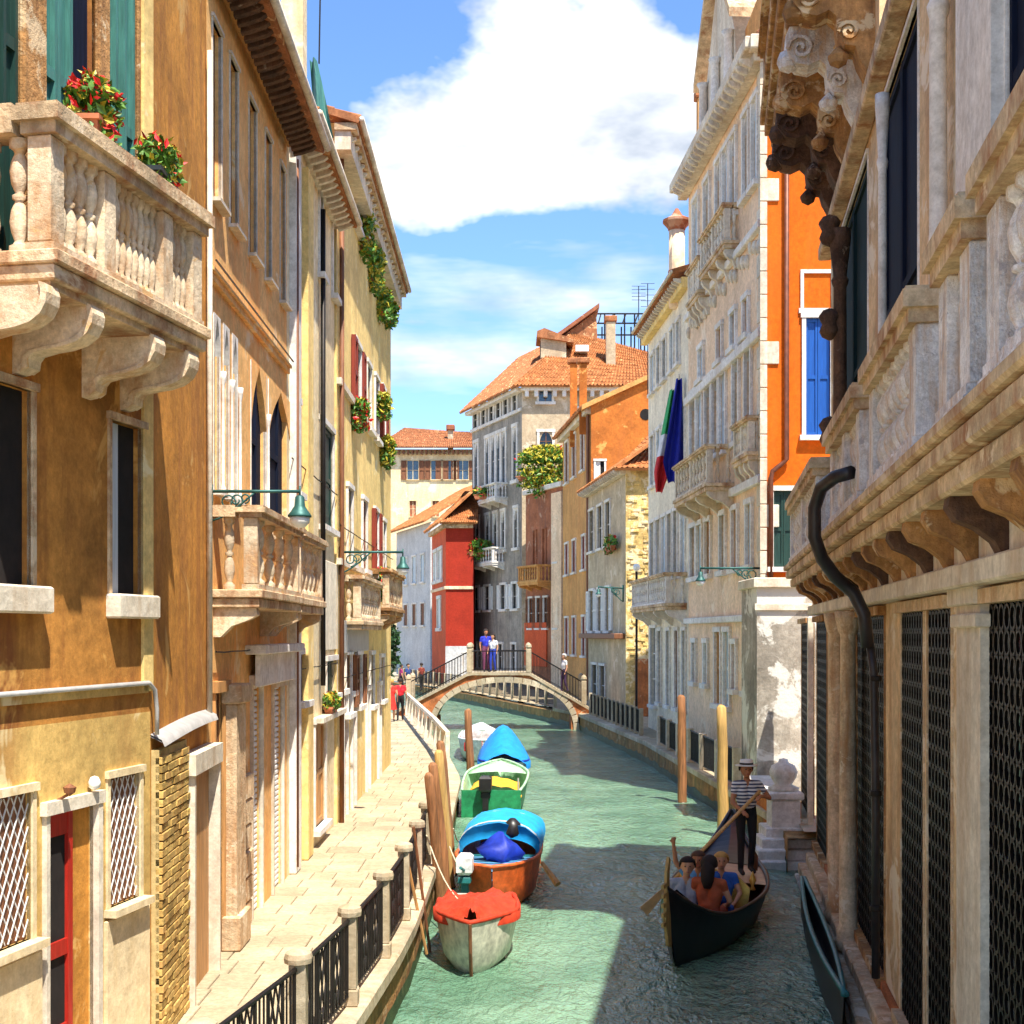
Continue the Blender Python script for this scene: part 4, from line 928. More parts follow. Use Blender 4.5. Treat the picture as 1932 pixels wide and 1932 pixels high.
# orange side wall facing down the canal towards us
cor = Vector(pd(34)); g2s = Fac((cor.x-.01, cor.y-.25), (cor.x+6, cor.y-.25), (cor.x, 0))
ow = [g2s.rect(1520, 1566, 600, 822), g2s.rect(1459, 1497, 926, 1070)]
wall(g2s, r2, 0, 6, ZP, 18.6, ow, M.orange, .3, .1, 'side_wall')
window(g2s, r2, *ow[0], 'closed', M.white_stone, .1, .06, True, M.blue, None, .1); window(g2s, r2, *ow[1], 'closed', M.white_stone, .1, .06, True, M.green, None, .1)
bf = g2s.rect(1516, 1568, 516, 582); q = MB(g2s.T); a, b, c, d = bf
for x0, x1, z0, z1 in ((a-.08, a, c, d), (b, b+.08, c, d), (a-.08, b+.08, d, d+.09), (a-.12, b+.12, c-.12, c)): q.box(x0, x1, 0, .05, z0, z1)
q.build('blind_frame', M.white_stone, r2)
zq = 1.2; k = 0
while zq < 18.2:
    L_ = .34 if k % 7 == 3 else .05; MB(g2s.T).bbox(-.12, L_, 0, .05, zq, zq+.55, .012).build('quoin', M.stone, r2); MB(g2.T).bbox(-.02, .3+.2*(k % 2), 0, .05, zq, zq+.55, .012).build('quoin', M.stone, r2); zq += .57; k += 1
pz = g2s; px_ = pz.S(1483)
MB(pz.T).tube([(px_, .1, 18.4), (px_, .1, pz.Z(1483, 868)), (px_-.12, .1, pz.Z(1483, 876)), (pz.S(1456), .1, pz.Z(1456, 890)), (pz.S(1453), .1, pz.Z(1453, 905)), (pz.S(1453), .1, 5.4)], .06, 8).build('drain_pipe', M.pipe_b, r2, True)
q = MB(g2s.T); q.bbox(-.4, 2.1, 0, .35, 18.5, 18.85, .03); q.build('side_cornice', M.stone, r2)
# stub of the attic and roof terrace above the side
tr = MB(g2s.T); tr.bbox(.1, 1.7, -3.4, -.6, 18.7, 20.6, .02); tr.build('attic', M.orange3, r2)
tiles(r2, g2s.T(-.1,.2,18.86), g2s.T(2.0,.2,18.86), g2s.T(2.0,-.6,19.3), g2s.T(-.1,-.6,19.3), 10, 4, M.tile)
planter('leafy shrubs on the roof terrace above the orange wall', g2s.T(.85, -.9, 20.9), (.9, .5, .5), (.8, .3, .3), 61, None, 0, .4, 420, .12, .1)
for x, yb, yt in ((1325, 280, 170),):
    c = Pt(x, 0, 44.0); t = thing('orange_chimney', 'slim orange chimney behind the cornice of the cream palazzo', 'chimney', (c.x, 44, 17)); zt = Pt(x, yt, 44).z; MB().bbox(c.x-.16, c.x+.16, 43.8, 44.2, 17, zt-.3, .02).build('shaft', M.orange3, t); MB().bbox(c.x-.24, c.x+.24, 43.72, 44.28, zt-.3, zt, .04).build('cap', M.tile, t)

# ---- lower cream house with flags
g3 = Fac(pd(44.32), pd(52.9), (0, 48))
r3 = thing('flag_house', 'pale cream house with long white windows and a stone balcony below two flags', 'house', (5.6, 48, ZP))
w3 = row(g3, (1232, 1244, 1255, 1269, 1281), 2.8, 1255, 640, 715)+row(g3, (1232, 1244, 1256, 1268, 1290), 2.8, 1256, 800, 900)+row(g3, (1232, 1243, 1254, 1265, 1276, 1290), 3.6, 1254, 975, 1092)+row(g3, (1246, 1262, 1278, 1292), 3, 1262, 1190, 1330)+row(g3, (1234,), 5, 1234, 1185, 1330)
w3 = [(a, b, max(c, ZP), d) for a, b, c, d in w3]
wall(g3, r3, 0, g3.len, ZP, 15.7, w3, M.white_wall, 7, .12)
for i, r_ in enumerate(w3): window(g3, r3, *r_, 'glass' if i % 3 else 'closed', M.white_stone, .1, .06, r_[2] > 1, M.paleshut if i < 16 else M.wood, M.glass_b, .12, bars=1 if i < 16 else 2)
q = MB(g3.T).bbox(-.1, g3.len+.3, 0, .25, 15.4, 15.75, .02).build('cornice', M.yellow, r3); mods(g3, q, 0, g3.len, .4, 15.7, .2, (1,.8,.7)); eave(g3, r3, -.2, g3.len+.3, 15.9, .55, .35, 5, M.tile2, 36, 9)
stone_balc(g3, r3, 1226, 1296, 1142, .7, 1.0, [8, 8], M.paleblue if False else M.white_stone, M.rail_stone)
c = Pt(1277, 0, 46.5); t = thing('round_chimney', 'tall round pale chimney with a crowned pot cap', 'chimney', (c.x+.4, 46.5, 15)); zt = Pt(1277, 402, 46.5).z; zb = Pt(1277, 525, 46.5).z-1
MB().lathe([(.27,0),(.27,zt-zb-.5)], (c.x, 46.5, zb), 12).build('shaft', M.pink, t, True); MB().lathe([(.3,0),(.33,.08),(.3,.15),(.3,.35)], (c.x, 46.5, zb+.9), 12).build('collar', M.terracotta, t)
MB().lathe([(.28,0),(.32,.1),(.48,.28),(.48,.36),(.2,.5),(.05,.75)], (c.x, 46.5, zt-.6), 12).build('cap', M.brown, t)
def ribbon(label, top, bot, w, mats, seed, name='flag', lean=.5):
    t = thing(name, label, 'flag', bot, 0, 'flags over the canal'); rnd = random.Random(seed); top = Vector(top); bot = Vector(bot)
    mb = MB(); nx, nz = 12, 14
    for j in range(nz+1):
        v = j/nz; ww = w*(.25+.75*min(1, v*1.3)) if v < .8 else w*(1-.6*(v-.8)/.2)
        for i in range(nx+1):
            u = i/nx; p = top*(1-v)+bot*v
            mb.v.append(p+Vector(((u-.5)*ww, .16*sin(u*9+seed+v*2.5), -.05*sin(u*4+v*3)*v)))
    for j in range(nz):
        for i in range(nx): mb.f.append((j*(nx+1)+i, j*(nx+1)+i+1, (j+1)*(nx+1)+i+1, (j+1)*(nx+1)+i)); mb.mi.append(min(len(mats)-1, int(j/nz*len(mats))))
    mb.build('cloth', mats, t, True); return t
fgreen = simple('flag_green', (.03,.35,.09), .7); fwhite = simple('flag_white', (.75,.72,.7), .7); fred = simple('flag_red', (.6,.02,.02), .7); fblue = simple('flag_blue', (.008,.015,.28), .7)
pt_ = Pt(1281, 715, 45.6); pb = Pt(1243, 930, 45.9)
f_ = ribbon('green white and red flag hanging from the pale cream house', Pt(1268, 735, 45.6), pb, .5, [fgreen, fgreen, fwhite, fred, fred], 1)
f_ = ribbon('plain blue flag hanging beside the tricolour flag', Pt(1281, 715, 44.9), Pt(1268, 912, 45.2), .72, [fblue], 3)
MB().tube([g3.T(1.6, 0, Pt(1290, 700, 45).z-.9), Pt(1281, 712, 45.2)+Vector((0,0,.1))], .03, 6).build('flag_pole', M.white_stone, f_)
MB().tube([g3.T(1.9, 0, Pt(1290, 700, 45).z-1.2), Pt(1277, 720, 45.6)+Vector((0,0,.1))], .03, 6).build('flag_pole', M.white_stone, f_)
wall_lamp('green iron wall lamp on the cream palazzo above the right pavement', Vector(tuple(A2-Vector((.0,0)))+(Pt(1440, 1072, 34).z,)), Vector((A2.x-1.55, 34.0, Pt(1440, 1072, 34).z)), .1, big=1.5)

# ---- rough stone house
def house(name, label, A, B, z1, mat, wins, side=None, side_mat=None, side_wins=(), depth=6, cat='house', to=(0, 0), rev=.12):
    fc = Fac(A, B, to); h = thing(name, label, cat, (B[0], B[1], ZP))
    ws = []
    for w in wins:
        xs, ww, xr, yt, yb = w[:5]; ws += [(r_, w[5:]) for r_ in row(fc, xs, ww, xr, yt, yb)]
    wall(fc, h, 0, fc.len, ZP, z1, [r_ for r_, _ in ws], mat, depth, rev)
    for r_, k in ws: window(fc, h, *r_, k[0], k[1], k[2] if len(k) > 2 else .12, .07, True, k[3] if len(k) > 3 else M.wood, k[4] if len(k) > 4 else M.glass, rev, k[5] if len(k) > 5 else None, bars=1)
    return fc, h
WS, DK = M.white_stone, M.dark
c4 = Pt(1180, 0, 60); e4 = Pt(1110, 0, 70)
g4, r4 = house('stone_house', 'rough yellow stone house with white windows facing the bridge', tuple(c4.xy), tuple(e4.xy), 11.4, M.sand, [((1117, 1133, 1148), 4.2, 1133, 955, 1035, 'glass', WS, .1, M.wood, DK), ((1118, 1133, 1148), 4, 1133, 1112, 1190, 'open', WS, .1, M.whitesh, DK), ((1123, 1138), 5, 1130, 1255, 1330, 'glass', WS, .1, M.wood, M.glass)], to=(0, 60))
s4 = Fac((c4.x, c4.y-.25), (c4.x+4.5, c4.y-.25), (0, 0)); wall(s4, r4, 0, 4.5, ZP, 11.4, [], M.rough, .3, .2, 'side_wall')
rnd = random.Random(9); blk = MB(s4.T)
for k in range(420): 
    a = rnd.uniform(0, 4.1); z = rnd.uniform(3.2, 11.0); blk.bbox(a, a+rnd.uniform(.12, .38), 0, rnd.uniform(.02, .07), z, z+rnd.uniform(.08, .2), .02)
blk.build('projecting_stones', M.rough, r4, kind='stuff')
MB(s4.T).bbox(0.4, 4.5, .0, .08, ZP, 3.2, .02).build('brick_base', M.redbrick, r4)
cv = MB(g4.T).bbox(-.2, g4.len, 0, .3, 11.2, 11.5, .02).build('cornice', M.stone, r4); mods(g4, cv, 0, g4.len, .5, 11.4, .2)
tiles(r4, s4.T(-.5,.5,11.4), s4.T(4.6,.5,11.4), s4.T(4.6,-7,14.2), s4.T(2.0,-7,14.2), 22, 10, M.tile2); tiles(r4, g4.T(-.5,.55,11.45), g4.T(g4.len+.3,.55,11.45), g4.T(g4.len,-2.5,13.6), g4.T(.4,-2.5,13.6), 30, 7, M.tile2)
planter('leafy planter below the upper windows of the rough stone house', g4.T(3.2, .13, g4.Z(1140, 1040)), (.2, 2.6, .3), (.1, 2.4, .2), 71, None, .15, .1, 320, .13, .2, pot=M.brown)
MB(g4.T).bbox(0, g4.len, 0, .5, 4.05, 4.3, .03).build('shop_awning', M.wood, r4)

# ---- tall brown orange house
c5 = Pt(1114, 0, 73); e5 = Pt(1062, 0, 84)
g5, r5 = house('orange_house', 'tall brown orange house with blank gable and dark red shutters', tuple(c5.xy), tuple(e5.xy), 16.2, M.orange3, [((1070, 1084, 1100), 3, 1084, 820, 900, 'closed', WS, .1, M.wood), ((1070, 1084, 1102), 3, 1084, 1020, 1080, 'closed', WS, .1, M.redsh), ((1070, 1084, 1102), 3, 1084, 1165, 1235, 'closed', WS, .1, M.redsh)], to=(0, 70))
s5 = Fac((c5.x, c5.y-.6), (c5.x+6, c5.y-.6), (0, 0))
sw = [s5.rect(1124, 1140, 870, 955)]
wall(s5, r5, 0, 6, ZP, 15.0, sw, M.orange2, .3, .1, 'side_wall'); window(s5, r5, *sw[0], 'half', WS, .1, .05, True, M.whitesh, DK, .1)
gb = MB(s5.T); zl, zr = s5.Z(1114, 765), s5.Z(1226, 702); gb.prism([(0, 15), (6, 15), (6, zr+1.0), (0, zl)], 'y', -.3, 0.0); gb.build('gable', M.orange2, r5)
MB(s5.T).prism([(-.5, zl-.25), (6.2, zr+1.05), (6.2, zr+1.3), (-.5, zl)], 'y', -.6, .25).build('verge', M.orange3, r5)
MB(s5.T).lathe([(.28,0),(.28,.1)], (0,0,0), 12, True) if False else None
rw = MB(s5.T); cx_, cz_ = s5.S(1218), s5.Z(1218, 782); rw.prism([(cx_+.3*cos(t*pi/6), cz_+.3*sin(t*pi/6)) for t in range(12)], 'y', .0, .02); rw.build('round_window', M.dark, r5)
cv = MB(g5.T).bbox(-.3, g5.len, 0, .35, 15.9, 16.25, .02).build('cornice', M.stone, r5); tiles(r5, g5.T(-.5,.6,16.2), g5.T(g5.len+.4,.6,16.2), g5.T(g5.len+.4,-4,18.4), g5.T(-.5,-4,18.4), 30, 8, M.tile2)
MB(g5.T).tube([(.1, .12, 16), (.1, .12, 1)], .1, 6).build('drain_pipe', M.wood, r5)
for x, d in ((1100, 74), (1082, 79)):
    c = Pt(x, 690, d); t = thing('pot_chimney', 'orange chimney stack rising from the %s of the brown orange house' % ('gable corner' if d == 74 else 'rear eave'), 'chimney', (c.x, d, 15)); MB().bbox(c.x-.2, c.x+.2, d-.2, d+.2, 15, c.z+.1, .04).build('shaft', M.orange2, t); MB().bbox(c.x-.34, c.x+.34, d-.34, d+.34, c.z+.1, c.z+.4, .05).build('cap', M.tile, t)

# ---- red brown terrace house
c6 = Pt(1062, 0, 84.2); e6 = Pt(992, 0, 90)
g6, r6 = house('terrace_house', 'peeling red brown house with a plant terrace on top', tuple(c6.xy), tuple(e6.xy), 13.4, M.brown, [((1002, 1016, 1030, 1050), 3.2, 1016, 1128, 1185, 'open', WS, .1, M.wood, DK), ((1050,), 3, 1050, 1000, 1060, 'closed', WS, .1, M.whitesh), ((1010, 1028), 3, 1016, 1000, 1070, 'closed', M.brown, .05, M.brown)], to=(0, 80))
MB(g6.T).bbox(-.1, g6.len+.1, -.4, .2, 13.3, 13.6, .02).build('coping', M.white_stone, r6); MB(g6.T).bbox(0, 1.6, .01, .12, ZP, 13.0, .02).build('pale_strip', M.pink, r6); MB(g6.T).bbox(g6.len*.4, g6.len, .01, .1, 2.2, 5.0, .02).build('orange_panel', M.redor, r6)
balcony(g6, r6, g6.len*.3, g6.len*.85, .9, 7.6, 1.0, [8], M.orange3, M.orange3, (0, 1), 3, .25, (0, 1))
planter('large green and yellow vine on the terrace of the red brown house', g6.T(3.0, -.1, 14.2), (1.9, .9, 1.1), (1.9, .3, .3), 81, None, .03, .9, 1700, .15, 1.2, pot=M.brown)

# ---- tall grey house with hipped roof
c7 = Vector((.66, 92)); e7 = Vector((-2.95, 102))
g7, r7 = house('grey_house', 'tall grey house with white pointed windows and tiled hipped roof', tuple(c7), tuple(e7), 20.6, M.grey, [((898, 913, 928, 941, 955, 972), 4, 941, 752, 790, 'glass', WS, .16, M.wood, M.glass), ((899, 920, 931, 941, 951, 972), 3.3, 941, 818, 915, 'glass', WS, .2, M.wood, M.glass_b, ('ogee', 1.0)), ((901, 920, 935, 950, 974), 3.3, 935, 968, 1040, 'glass', WS, .16, M.wood, M.glass, ('ogee', .8)), ((900, 920, 950, 972), 4.5, 935, 1105, 1150, 'open', WS, .14, M.whitesh, DK), ((905, 945, 970), 4, 935, 1215, 1262, 'glass', WS, .14, M.wood, DK)], to=(0, 90), depth=8)
for y in (745, 795): MB(g7.T).bbox(-.1, g7.len+.1, 0, .14, g7.Z(940, y), g7.Z(940, y)+.22, .02).build('string_course', WS, r7)
for x0, x1, y in ((925, 958, 942), (915, 952, 1062)): 
    a, b = sorted((g7.S(x0), g7.S(x1))); balcony(g7, r7, a, b, .9, g7.Z((x0+x1)/2, y), 1.0, [7], WS, WS, (0, 1), 3, .25, (0, 1))
planter('green plants spilling from the middle balcony of the grey house', g7.T(g7.S(930), 1.0, g7.Z(930, 1042)), (1.0, .6, .5), (.8, .3, .3), 91, None, .1, .2, 420, .15, .5)
planter('pots of plants on the upper balcony of the grey house', g7.T(g7.S(938), 1.0, g7.Z(938, 935)), (.8, .5, .3), (.7, .3, .3), 92, None, .3, .1, 260, .13, .2)
s7 = Fac((c7.x, c7.y-.3), (c7.x+10, c7.y-.3), (0, 0)); sw7 = [s7.rect(1017, 1041, 728, 758), s7.rect(1092, 1102, 770, 800), (s7.S(1018), s7.S(1042), s7.Z(1030, 850), s7.Z(1030, 815))]
wall(s7, r7, 0, 10, ZP, 20.6, sw7, M.sand, .3, .1, 'side_wall')
window(s7, r7, *sw7[0], 'glass', WS, .16, .08, True, None, M.glass_b); window(s7, r7, *sw7[1], 'glass', WS, .1, .06); window(s7, r7, *sw7[2], 'glass', WS, .16, .08, False, arch=('round', .9), amat=M.sand)
MB(s7.T).box(-.05, 10, 0, .5, 20.4, 20.65).build('side_cornice', WS, r7); cv = MB(g7.T).box(-.3, g7.len+.2, 0, .5, 20.4, 20.65).build('cornice', WS, r7)
for k in range(16): MB(s7.T).box(.2+k*.62, .45+k*.62, 0, .45, 20.0, 20.4).build('bracket', WS, cv)
zr_ = 26.0; ra = Vector((c7.x+3.8, c7.y+7, zr_)); rb_ = Vector((c7.x+9.5, c7.y+7, zr_-1.6))
tiles(r7, s7.T(-.6,.8,20.65), s7.T(10.4,.8,20.65), rb_, ra, 46, 14, M.tile2, amp=.09)
tiles(r7, g7.T(-.8,.8,20.65), g7.T(g7.len+.6,.8,20.65), Vector((e7.x+3.5, e7.y+4, 25.5)), ra, 40, 14, M.tile, amp=.09)
dm = thing('dormer', 'small tiled dormer on the grey house roof', 'dormer', (2.4, 97, 24)); p = Pt(1032, 640, 96)
MB().bbox(p.x-.45, p.x+1.3, 95, 97.5, p.z-1.5, p.z-.1, .03).build('walls', M.sand, dm); MB().box(p.x-.475, p.x-.45, 95.3, 97.2, p.z-1.2, p.z-.3).build('window', M.dark, dm)
MB().prism([(p.x-.75, p.z-.1), (p.x+1.8, p.z-.5), (p.x+1.8, p.z-.3), (p.x-.2, p.z+.5), (p.x-.7, p.z+.3)], 'y', 94.7, 97.8).build('roof', M.tile, dm)
p2 = Pt(1098, 600, 99); MB().prism([(p2.x-2.2, p2.z-2.0), (p2.x+1.0, p2.z+.4), (p2.x+1.1, p2.z-2.0)], 'y', 98.6, 101).build('upper_gable', M.tile, r7)
MB().prism([(p2.x-2.4, p2.z-2.0), (p2.x+1.2, p2.z+.6), (p2.x+1.2, p2.z+.9), (p2.x-2.4, p2.z-1.7)], 'y', 98.2, 101.3).build('upper_verge', M.brown, r7)
p3_ = Pt(1098, 662, 95.5); MB().bbox(p3_.x-.45, p3_.x+.45, 95.2, 96, p3_.z-.1, p3_.z+.35, .03).build('skylight', M.lampglass, r7)
c = Pt(1152, 600, 95); t = thing('grey_chimney', 'plain grey chimney on the orange tiled roof', 'chimney', (c.x, 95, 22)); MB().bbox(c.x-.32, c.x+.32, 94.7, 95.4, 22, c.z-.3, .03).build('shaft', M.sand, t); MB().bbox(c.x-.42, c.x+.42, 94.6, 95.5, c.z-.3, c.z+.1, .05).build('cap', M.tile, t)
al = thing('roof_terrace', 'wooden roof terrace frame behind the tiled roof', 'roof terrace', (8, 101, 23)); x0, x1 = Pt(1122, 0, 101).x, Pt(1216, 0, 101).x; zt, zb = Pt(0, 592, 101).z, Pt(0, 632, 101).z
for k in range(6):
    x = x0+(x1-x0)*k/5; MB().box(x-.05, x+.05, 100.9, 101.1, zb-3, zt).build('post', M.iron, al)
    MB().box(x-.05, x+.05, 103.9, 104.1, zb-3, zt-.3).build('post', M.iron, al)
for z in (zt, zt-.7, zb): MB().box(x0, x1, 100.95, 101.05, z-.05, z+.05).build('rail', M.iron, al)
for k in range(4): MB().box(x0+(x1-x0)*(k+.5)/4-.04, x0+(x1-x0)*(k+.5)/4+.04, 101.06, 104, zt-.05, zt+.03).build('rafter', M.iron, al)
for x, y, d in ((1205, 540, 100), (1222, 535, 60)):
    c = Pt(x, y, d); t = thing('tv_antenna', 'thin television antenna behind the %s' % ('wooden roof terrace' if d == 100 else 'eave of the flag house'), 'antenna', (c.x, d, c.z-4)); q = MB(); q.tube([(c.x, d, c.z-5), (c.x, d, c.z)], .025*d/60, 4)
    for k in range(5): q.tube([(c.x-.3*d/60, d, c.z-.25*k), (c.x+.3*d/60, d, c.z-.25*k)], .012*d/60, 3)
    q.build('mast', M.iron, t)

# ---- red house, white house, cream house at the far end
c8 = Pt(841, 0, 97); e8 = Pt(893, 0, 97); l8 = Pt(815, 0, 106)
g8 = Fac(tuple(c8.xy), tuple(e8.xy), (0, 0)); r8 = thing('red_house', 'deep red house with white trimmed windows and tiled roof', 'house', (-3.5, 99, ZP)); 
wall(g8, r8, 0, g8.len, ZP, 12.0, [g8.rect(875, 887, 1232, 1275)], M.red, 5, .1, 'front_wall')
window(g8, r8, *g8.rect(875, 887, 1232, 1275), 'closed', WS, .12, .06, False, M.wood, name='doorway')
g8l = Fac(tuple(c8.xy), tuple(l8.xy), (-8, 80)); wl8 = row(g8l, (822, 831), 3.2, 826, 1040, 1095)+row(g8l, (829,), 3, 829, 1130, 1185)
wall(g8l, r8, .003, g8l.len, ZP, 12.0, wl8, M.redor, .25, .1, 'side_wall')  # lighter red than the front: brighter light on this face put into the colour
for r_ in wl8: window(g8l, r8, *r_, 'closed', WS, .2, .08, True, M.whitesh)
MB(g8.T).bbox(-.06, g8.len, 0, .1, 7.4, 7.62, .02).build('string_course', M.pink, r8); MB(g8l.T).bbox(-.06, g8l.len, 0, .1, 7.4, 7.62, .02).build('string_course', M.pink, r8); MB(g8.T).bbox(-.1, g8.len, 0, .3, 11.7, 12.0, .02).build('cornice', M.rail_stone, r8); MB(g8l.T).bbox(-.1, g8l.len, 0, .3, 11.7, 12.0, .02).build('cornice', M.rail_stone, r8)
MB(g8.T).bbox(-.02, g8.len, 0, .05, ZP, 3.4, .01).build('grey_base', M.paleblue, r8)
tiles(r8, g8.T(-.4,.6,12.05), g8.T(g8.len+.3,.6,12.05), g8.T(g8.len+.3,-5,14.8), g8.T(1.2,-5,14.8), 16, 7, M.tile2, amp=.08); tiles(r8, g8l.T(-.4,.6,12.05), g8l.T(g8l.len+.4,.6,12.05), g8l.T(g8l.len,-2.4,14.8), g8l.T(1,-2.4,14.8), 26, 7, M.tile2, amp=.08)
c9 = Pt(812, 0, 110); e9 = Pt(748, 0, 122)
g9, r9 = house('white_house', 'pale grey white house left of the red house', tuple(c9.xy), tuple(e9.xy), 13.2, M.paleblue, [((766, 782, 798), 3.5, 782, 1050, 1100, 'closed', WS, .12, M.paleshut), ((766, 782, 798), 3.5, 782, 1140, 1180, 'closed', WS, .12, M.wood)], to=(-10, 80))
tiles(r9, g9.T(-.6,.7,13.2), g9.T(g9.len+.5,.7,13.2), g9.T(g9.len,-6,17.2), g9.T(3,-6,17.2), 30, 9, M.tile2, amp=.09)
c10 = Pt(722, 0, 128); e10 = Pt(905, 0, 128)
g10, r10 = house('far_cream_house', 'broad cream house with dark windows and low tiled roof far behind', tuple(c10.xy), tuple(e10.xy), 21.4, M.cream, [((779, 824, 844, 873), 10.5, 824, 869, 905, 'open', M.cream, .05, M.wood, M.glass_b), ((779, 822), 6, 822, 945, 975, 'glass', M.cream, .05, M.wood, M.brown)], to=(0, 0), depth=9)
tiles(r10, g10.T(-.6,.9,21.5), g10.T(g10.len+.4,.9,21.5), g10.T(g10.len-1,-7,24.0), g10.T(1.5,-7,24.4), 50, 10, M.tile, amp=.09)
for k in range(22): MB(g10.T).box(.2+k*.42, .36+k*.42, 0, .6, 20.9, 21.3).build('bracket', M.wood, r10)
c = Pt(850, 808, 131); t = thing('far_chimney', 'small dark chimney on the far cream house roof', 'chimney', (c.x, 131, 22)); MB().bbox(c.x-.25, c.x+.25, 130.8, 131.3, 21.5, c.z-.2, .02).build('shaft', M.sand, t); MB().bbox(c.x-.4, c.x+.4, 130.6, 131.5, c.z-.2, c.z+.3, .06).build('cap', M.brown, t)
# ================================================ BRIDGE, FENCES, POLES
brd = thing('stone_bridge', 'small arched stone and brick footbridge with iron railings', 'bridge', (-.5, 62.4, ZP))
BY0, BY1 = 61.3, 63.9
def deck(x):
    if x < -1.9: return 2.56-(-1.9-x)*.52
    if x > .75: return 2.56-(x-.75)*.58
    return 2.56
AX0, AX1, AZ = -3.45, 2.75, 2.12
def intr(t):  # t 0..1 along the arch
    a = pi*t; x = (AX0+AX1)/2-(AX1-AX0)/2*cos(a); return x, -.1+(AZ+.1)*sin(a)**.82 if 0 < t < 1 else -.1
NV = 24
for i in range(NV):
    (xa, za), (xb, zb) = intr(i/NV), intr((i+1)/NV)
    d = Vector((xb-xa, zb-za)).normalized(); nn = Vector((-d.y, d.x)); th = .26
    g = .004
    pa, pb = Vector((xa, za))+d*g, Vector((xb, zb))-d*g
    MB().prism([tuple(pa), tuple(pb), tuple(pb+nn*th), tuple(pa+nn*th)], 'y', BY0-.06, BY1+.06).build('voussoir', M.coping, brd)
sp2 = MB(); sp = MB(); N_ = 40; xs = [-5.2+(9.2)*i/N_ for i in range(N_+1)]
def archz(x):
    if x <= AX0-.1 or x >= AX1+.1: return -1
    c = max(-1, min(1, ((AX0+AX1)/2-x)/((AX1-AX0)/2))); return -.1+(AZ+.1)*sin(math.acos(c))**.82+.2
for a, b in zip(xs, xs[1:]):
    za, zb = min(archz(a), deck(a)-.02), min(archz(b), deck(b)-.02)
    sp.add([(a,BY0,za),(b,BY0,zb),(b,BY0,deck(b)-.1),(a,BY0,deck(a)-.1)], [(0,1,2,3)]); sp2.add([(a,BY1,za),(b,BY1,zb),(b,BY1,deck(b)-.1),(a,BY1,deck(a)-.1)], [(0,1,2,3)])
sp.build('spandrel', M.redbrick, brd); sp2.build('spandrel', M.redbrick, brd)
dk = MB()
for a, b in zip(xs, xs[1:]):
    dk.add([(a,BY0-.1,deck(a)-.12),(b,BY0-.1,deck(b)-.12),(b,BY0-.1,deck(b)),(a,BY0-.1,deck(a)),(a,BY1+.1,deck(a)-.12),(b,BY1+.1,deck(b)-.12),(b,BY1+.1,deck(b)),(a,BY1+.1,deck(a))], [(0,1,2,3),(4,5,6,7),(3,2,6,7),(0,1,5,4)])
dk.build('deck', M.coping, brd)
for y in (BY0+.02, BY1-.02):
    for x in (-4.6, -1.9, .75, 3.2): 
        q = MB(); z = deck(x); q.bbox(x-.11, x+.11, y-.11, y+.11, z, z+1.05, .02); q.lathe([(.1,0),(.14,.08),(.12,.18),(.05,.26),(0,.28)], (x, y, z+1.05), 8); q.build('post', M.coping, brd)
    for x0, x1 in ((-4.49, -2.01), (-1.79, .64), (.86, 3.09)):
        q = MB(); n = int((x1-x0)/.13)
        for k in range(n+1):
            x = x0+(x1-x0)*k/n; q.tube([(x,y,deck(x)), (x,y,deck(x)+.95)], .013, 4, False)
        q.tube([(x0,y,deck(x0)+.95),(x1,y,deck(x1)+.95)], .025, 5); q.tube([(x0,y,deck(x0)+.12),(x1,y,deck(x1)+.12)], .016, 4)
        q.build('railing', M.iron, brd)
# abutments
MB().bbox(-6.2, AX0+.15, BY0, BY1, -1.5, .55, .03).build('abutment', M.redbrick, brd); MB().bbox(AX1-.12, 4.6, BY0, BY1, -1.5, .6, .03).build('abutment', M.redbrick, brd)

def panel_iron(a, b, z0, z1, style, seed):
    """iron panel between two points"""
    a = Vector(a); b = Vector(b); q = MB(); L_ = (b-a).length; u = (b-a)/L_
    P_ = lambda s, z: (a.x+u.x*s, a.y+u.y*s, z)
    q.tube([P_(0, z1), P_(L_, z1)], .022, 6); q.tube([P_(0, z0), P_(L_, z0)], .014, 5)
    if style == 'diamond':
        n = 6; w = L_/n
        for k in range(n):
            s = w*k
            if k % 2 == 0:
                q.tube([P_(s+w*.1, z0), P_(s+w*.9, z1)], .012, 4, False); q.tube([P_(s+w*.9, z0), P_(s+w*.1, z1)], .012, 4, False)
                q.tube([P_(s+w*.5, z0), P_(s+w*.96, (z0+z1)/2), P_(s+w*.5, z1), P_(s+w*.04, (z0+z1)/2), P_(s+w*.5, z0)], .011, 4, False)
            else:
                for f in (.1, .35, .65, .9): q.tube([P_(s+w*f, z0), P_(s+w*f, z1)], .011, 4, False)
        for k in range(n+1): q.tube([P_(min(L_, w*k), z0), P_(min(L_, w*k), z1)], .014, 4, False)
    else:
        n = max(2, int(L_/style))
        for k in range(n+1): q.tube([P_(L_*k/n, z0), P_(L_*k/n, z1)], .014, 4, False)
    return q
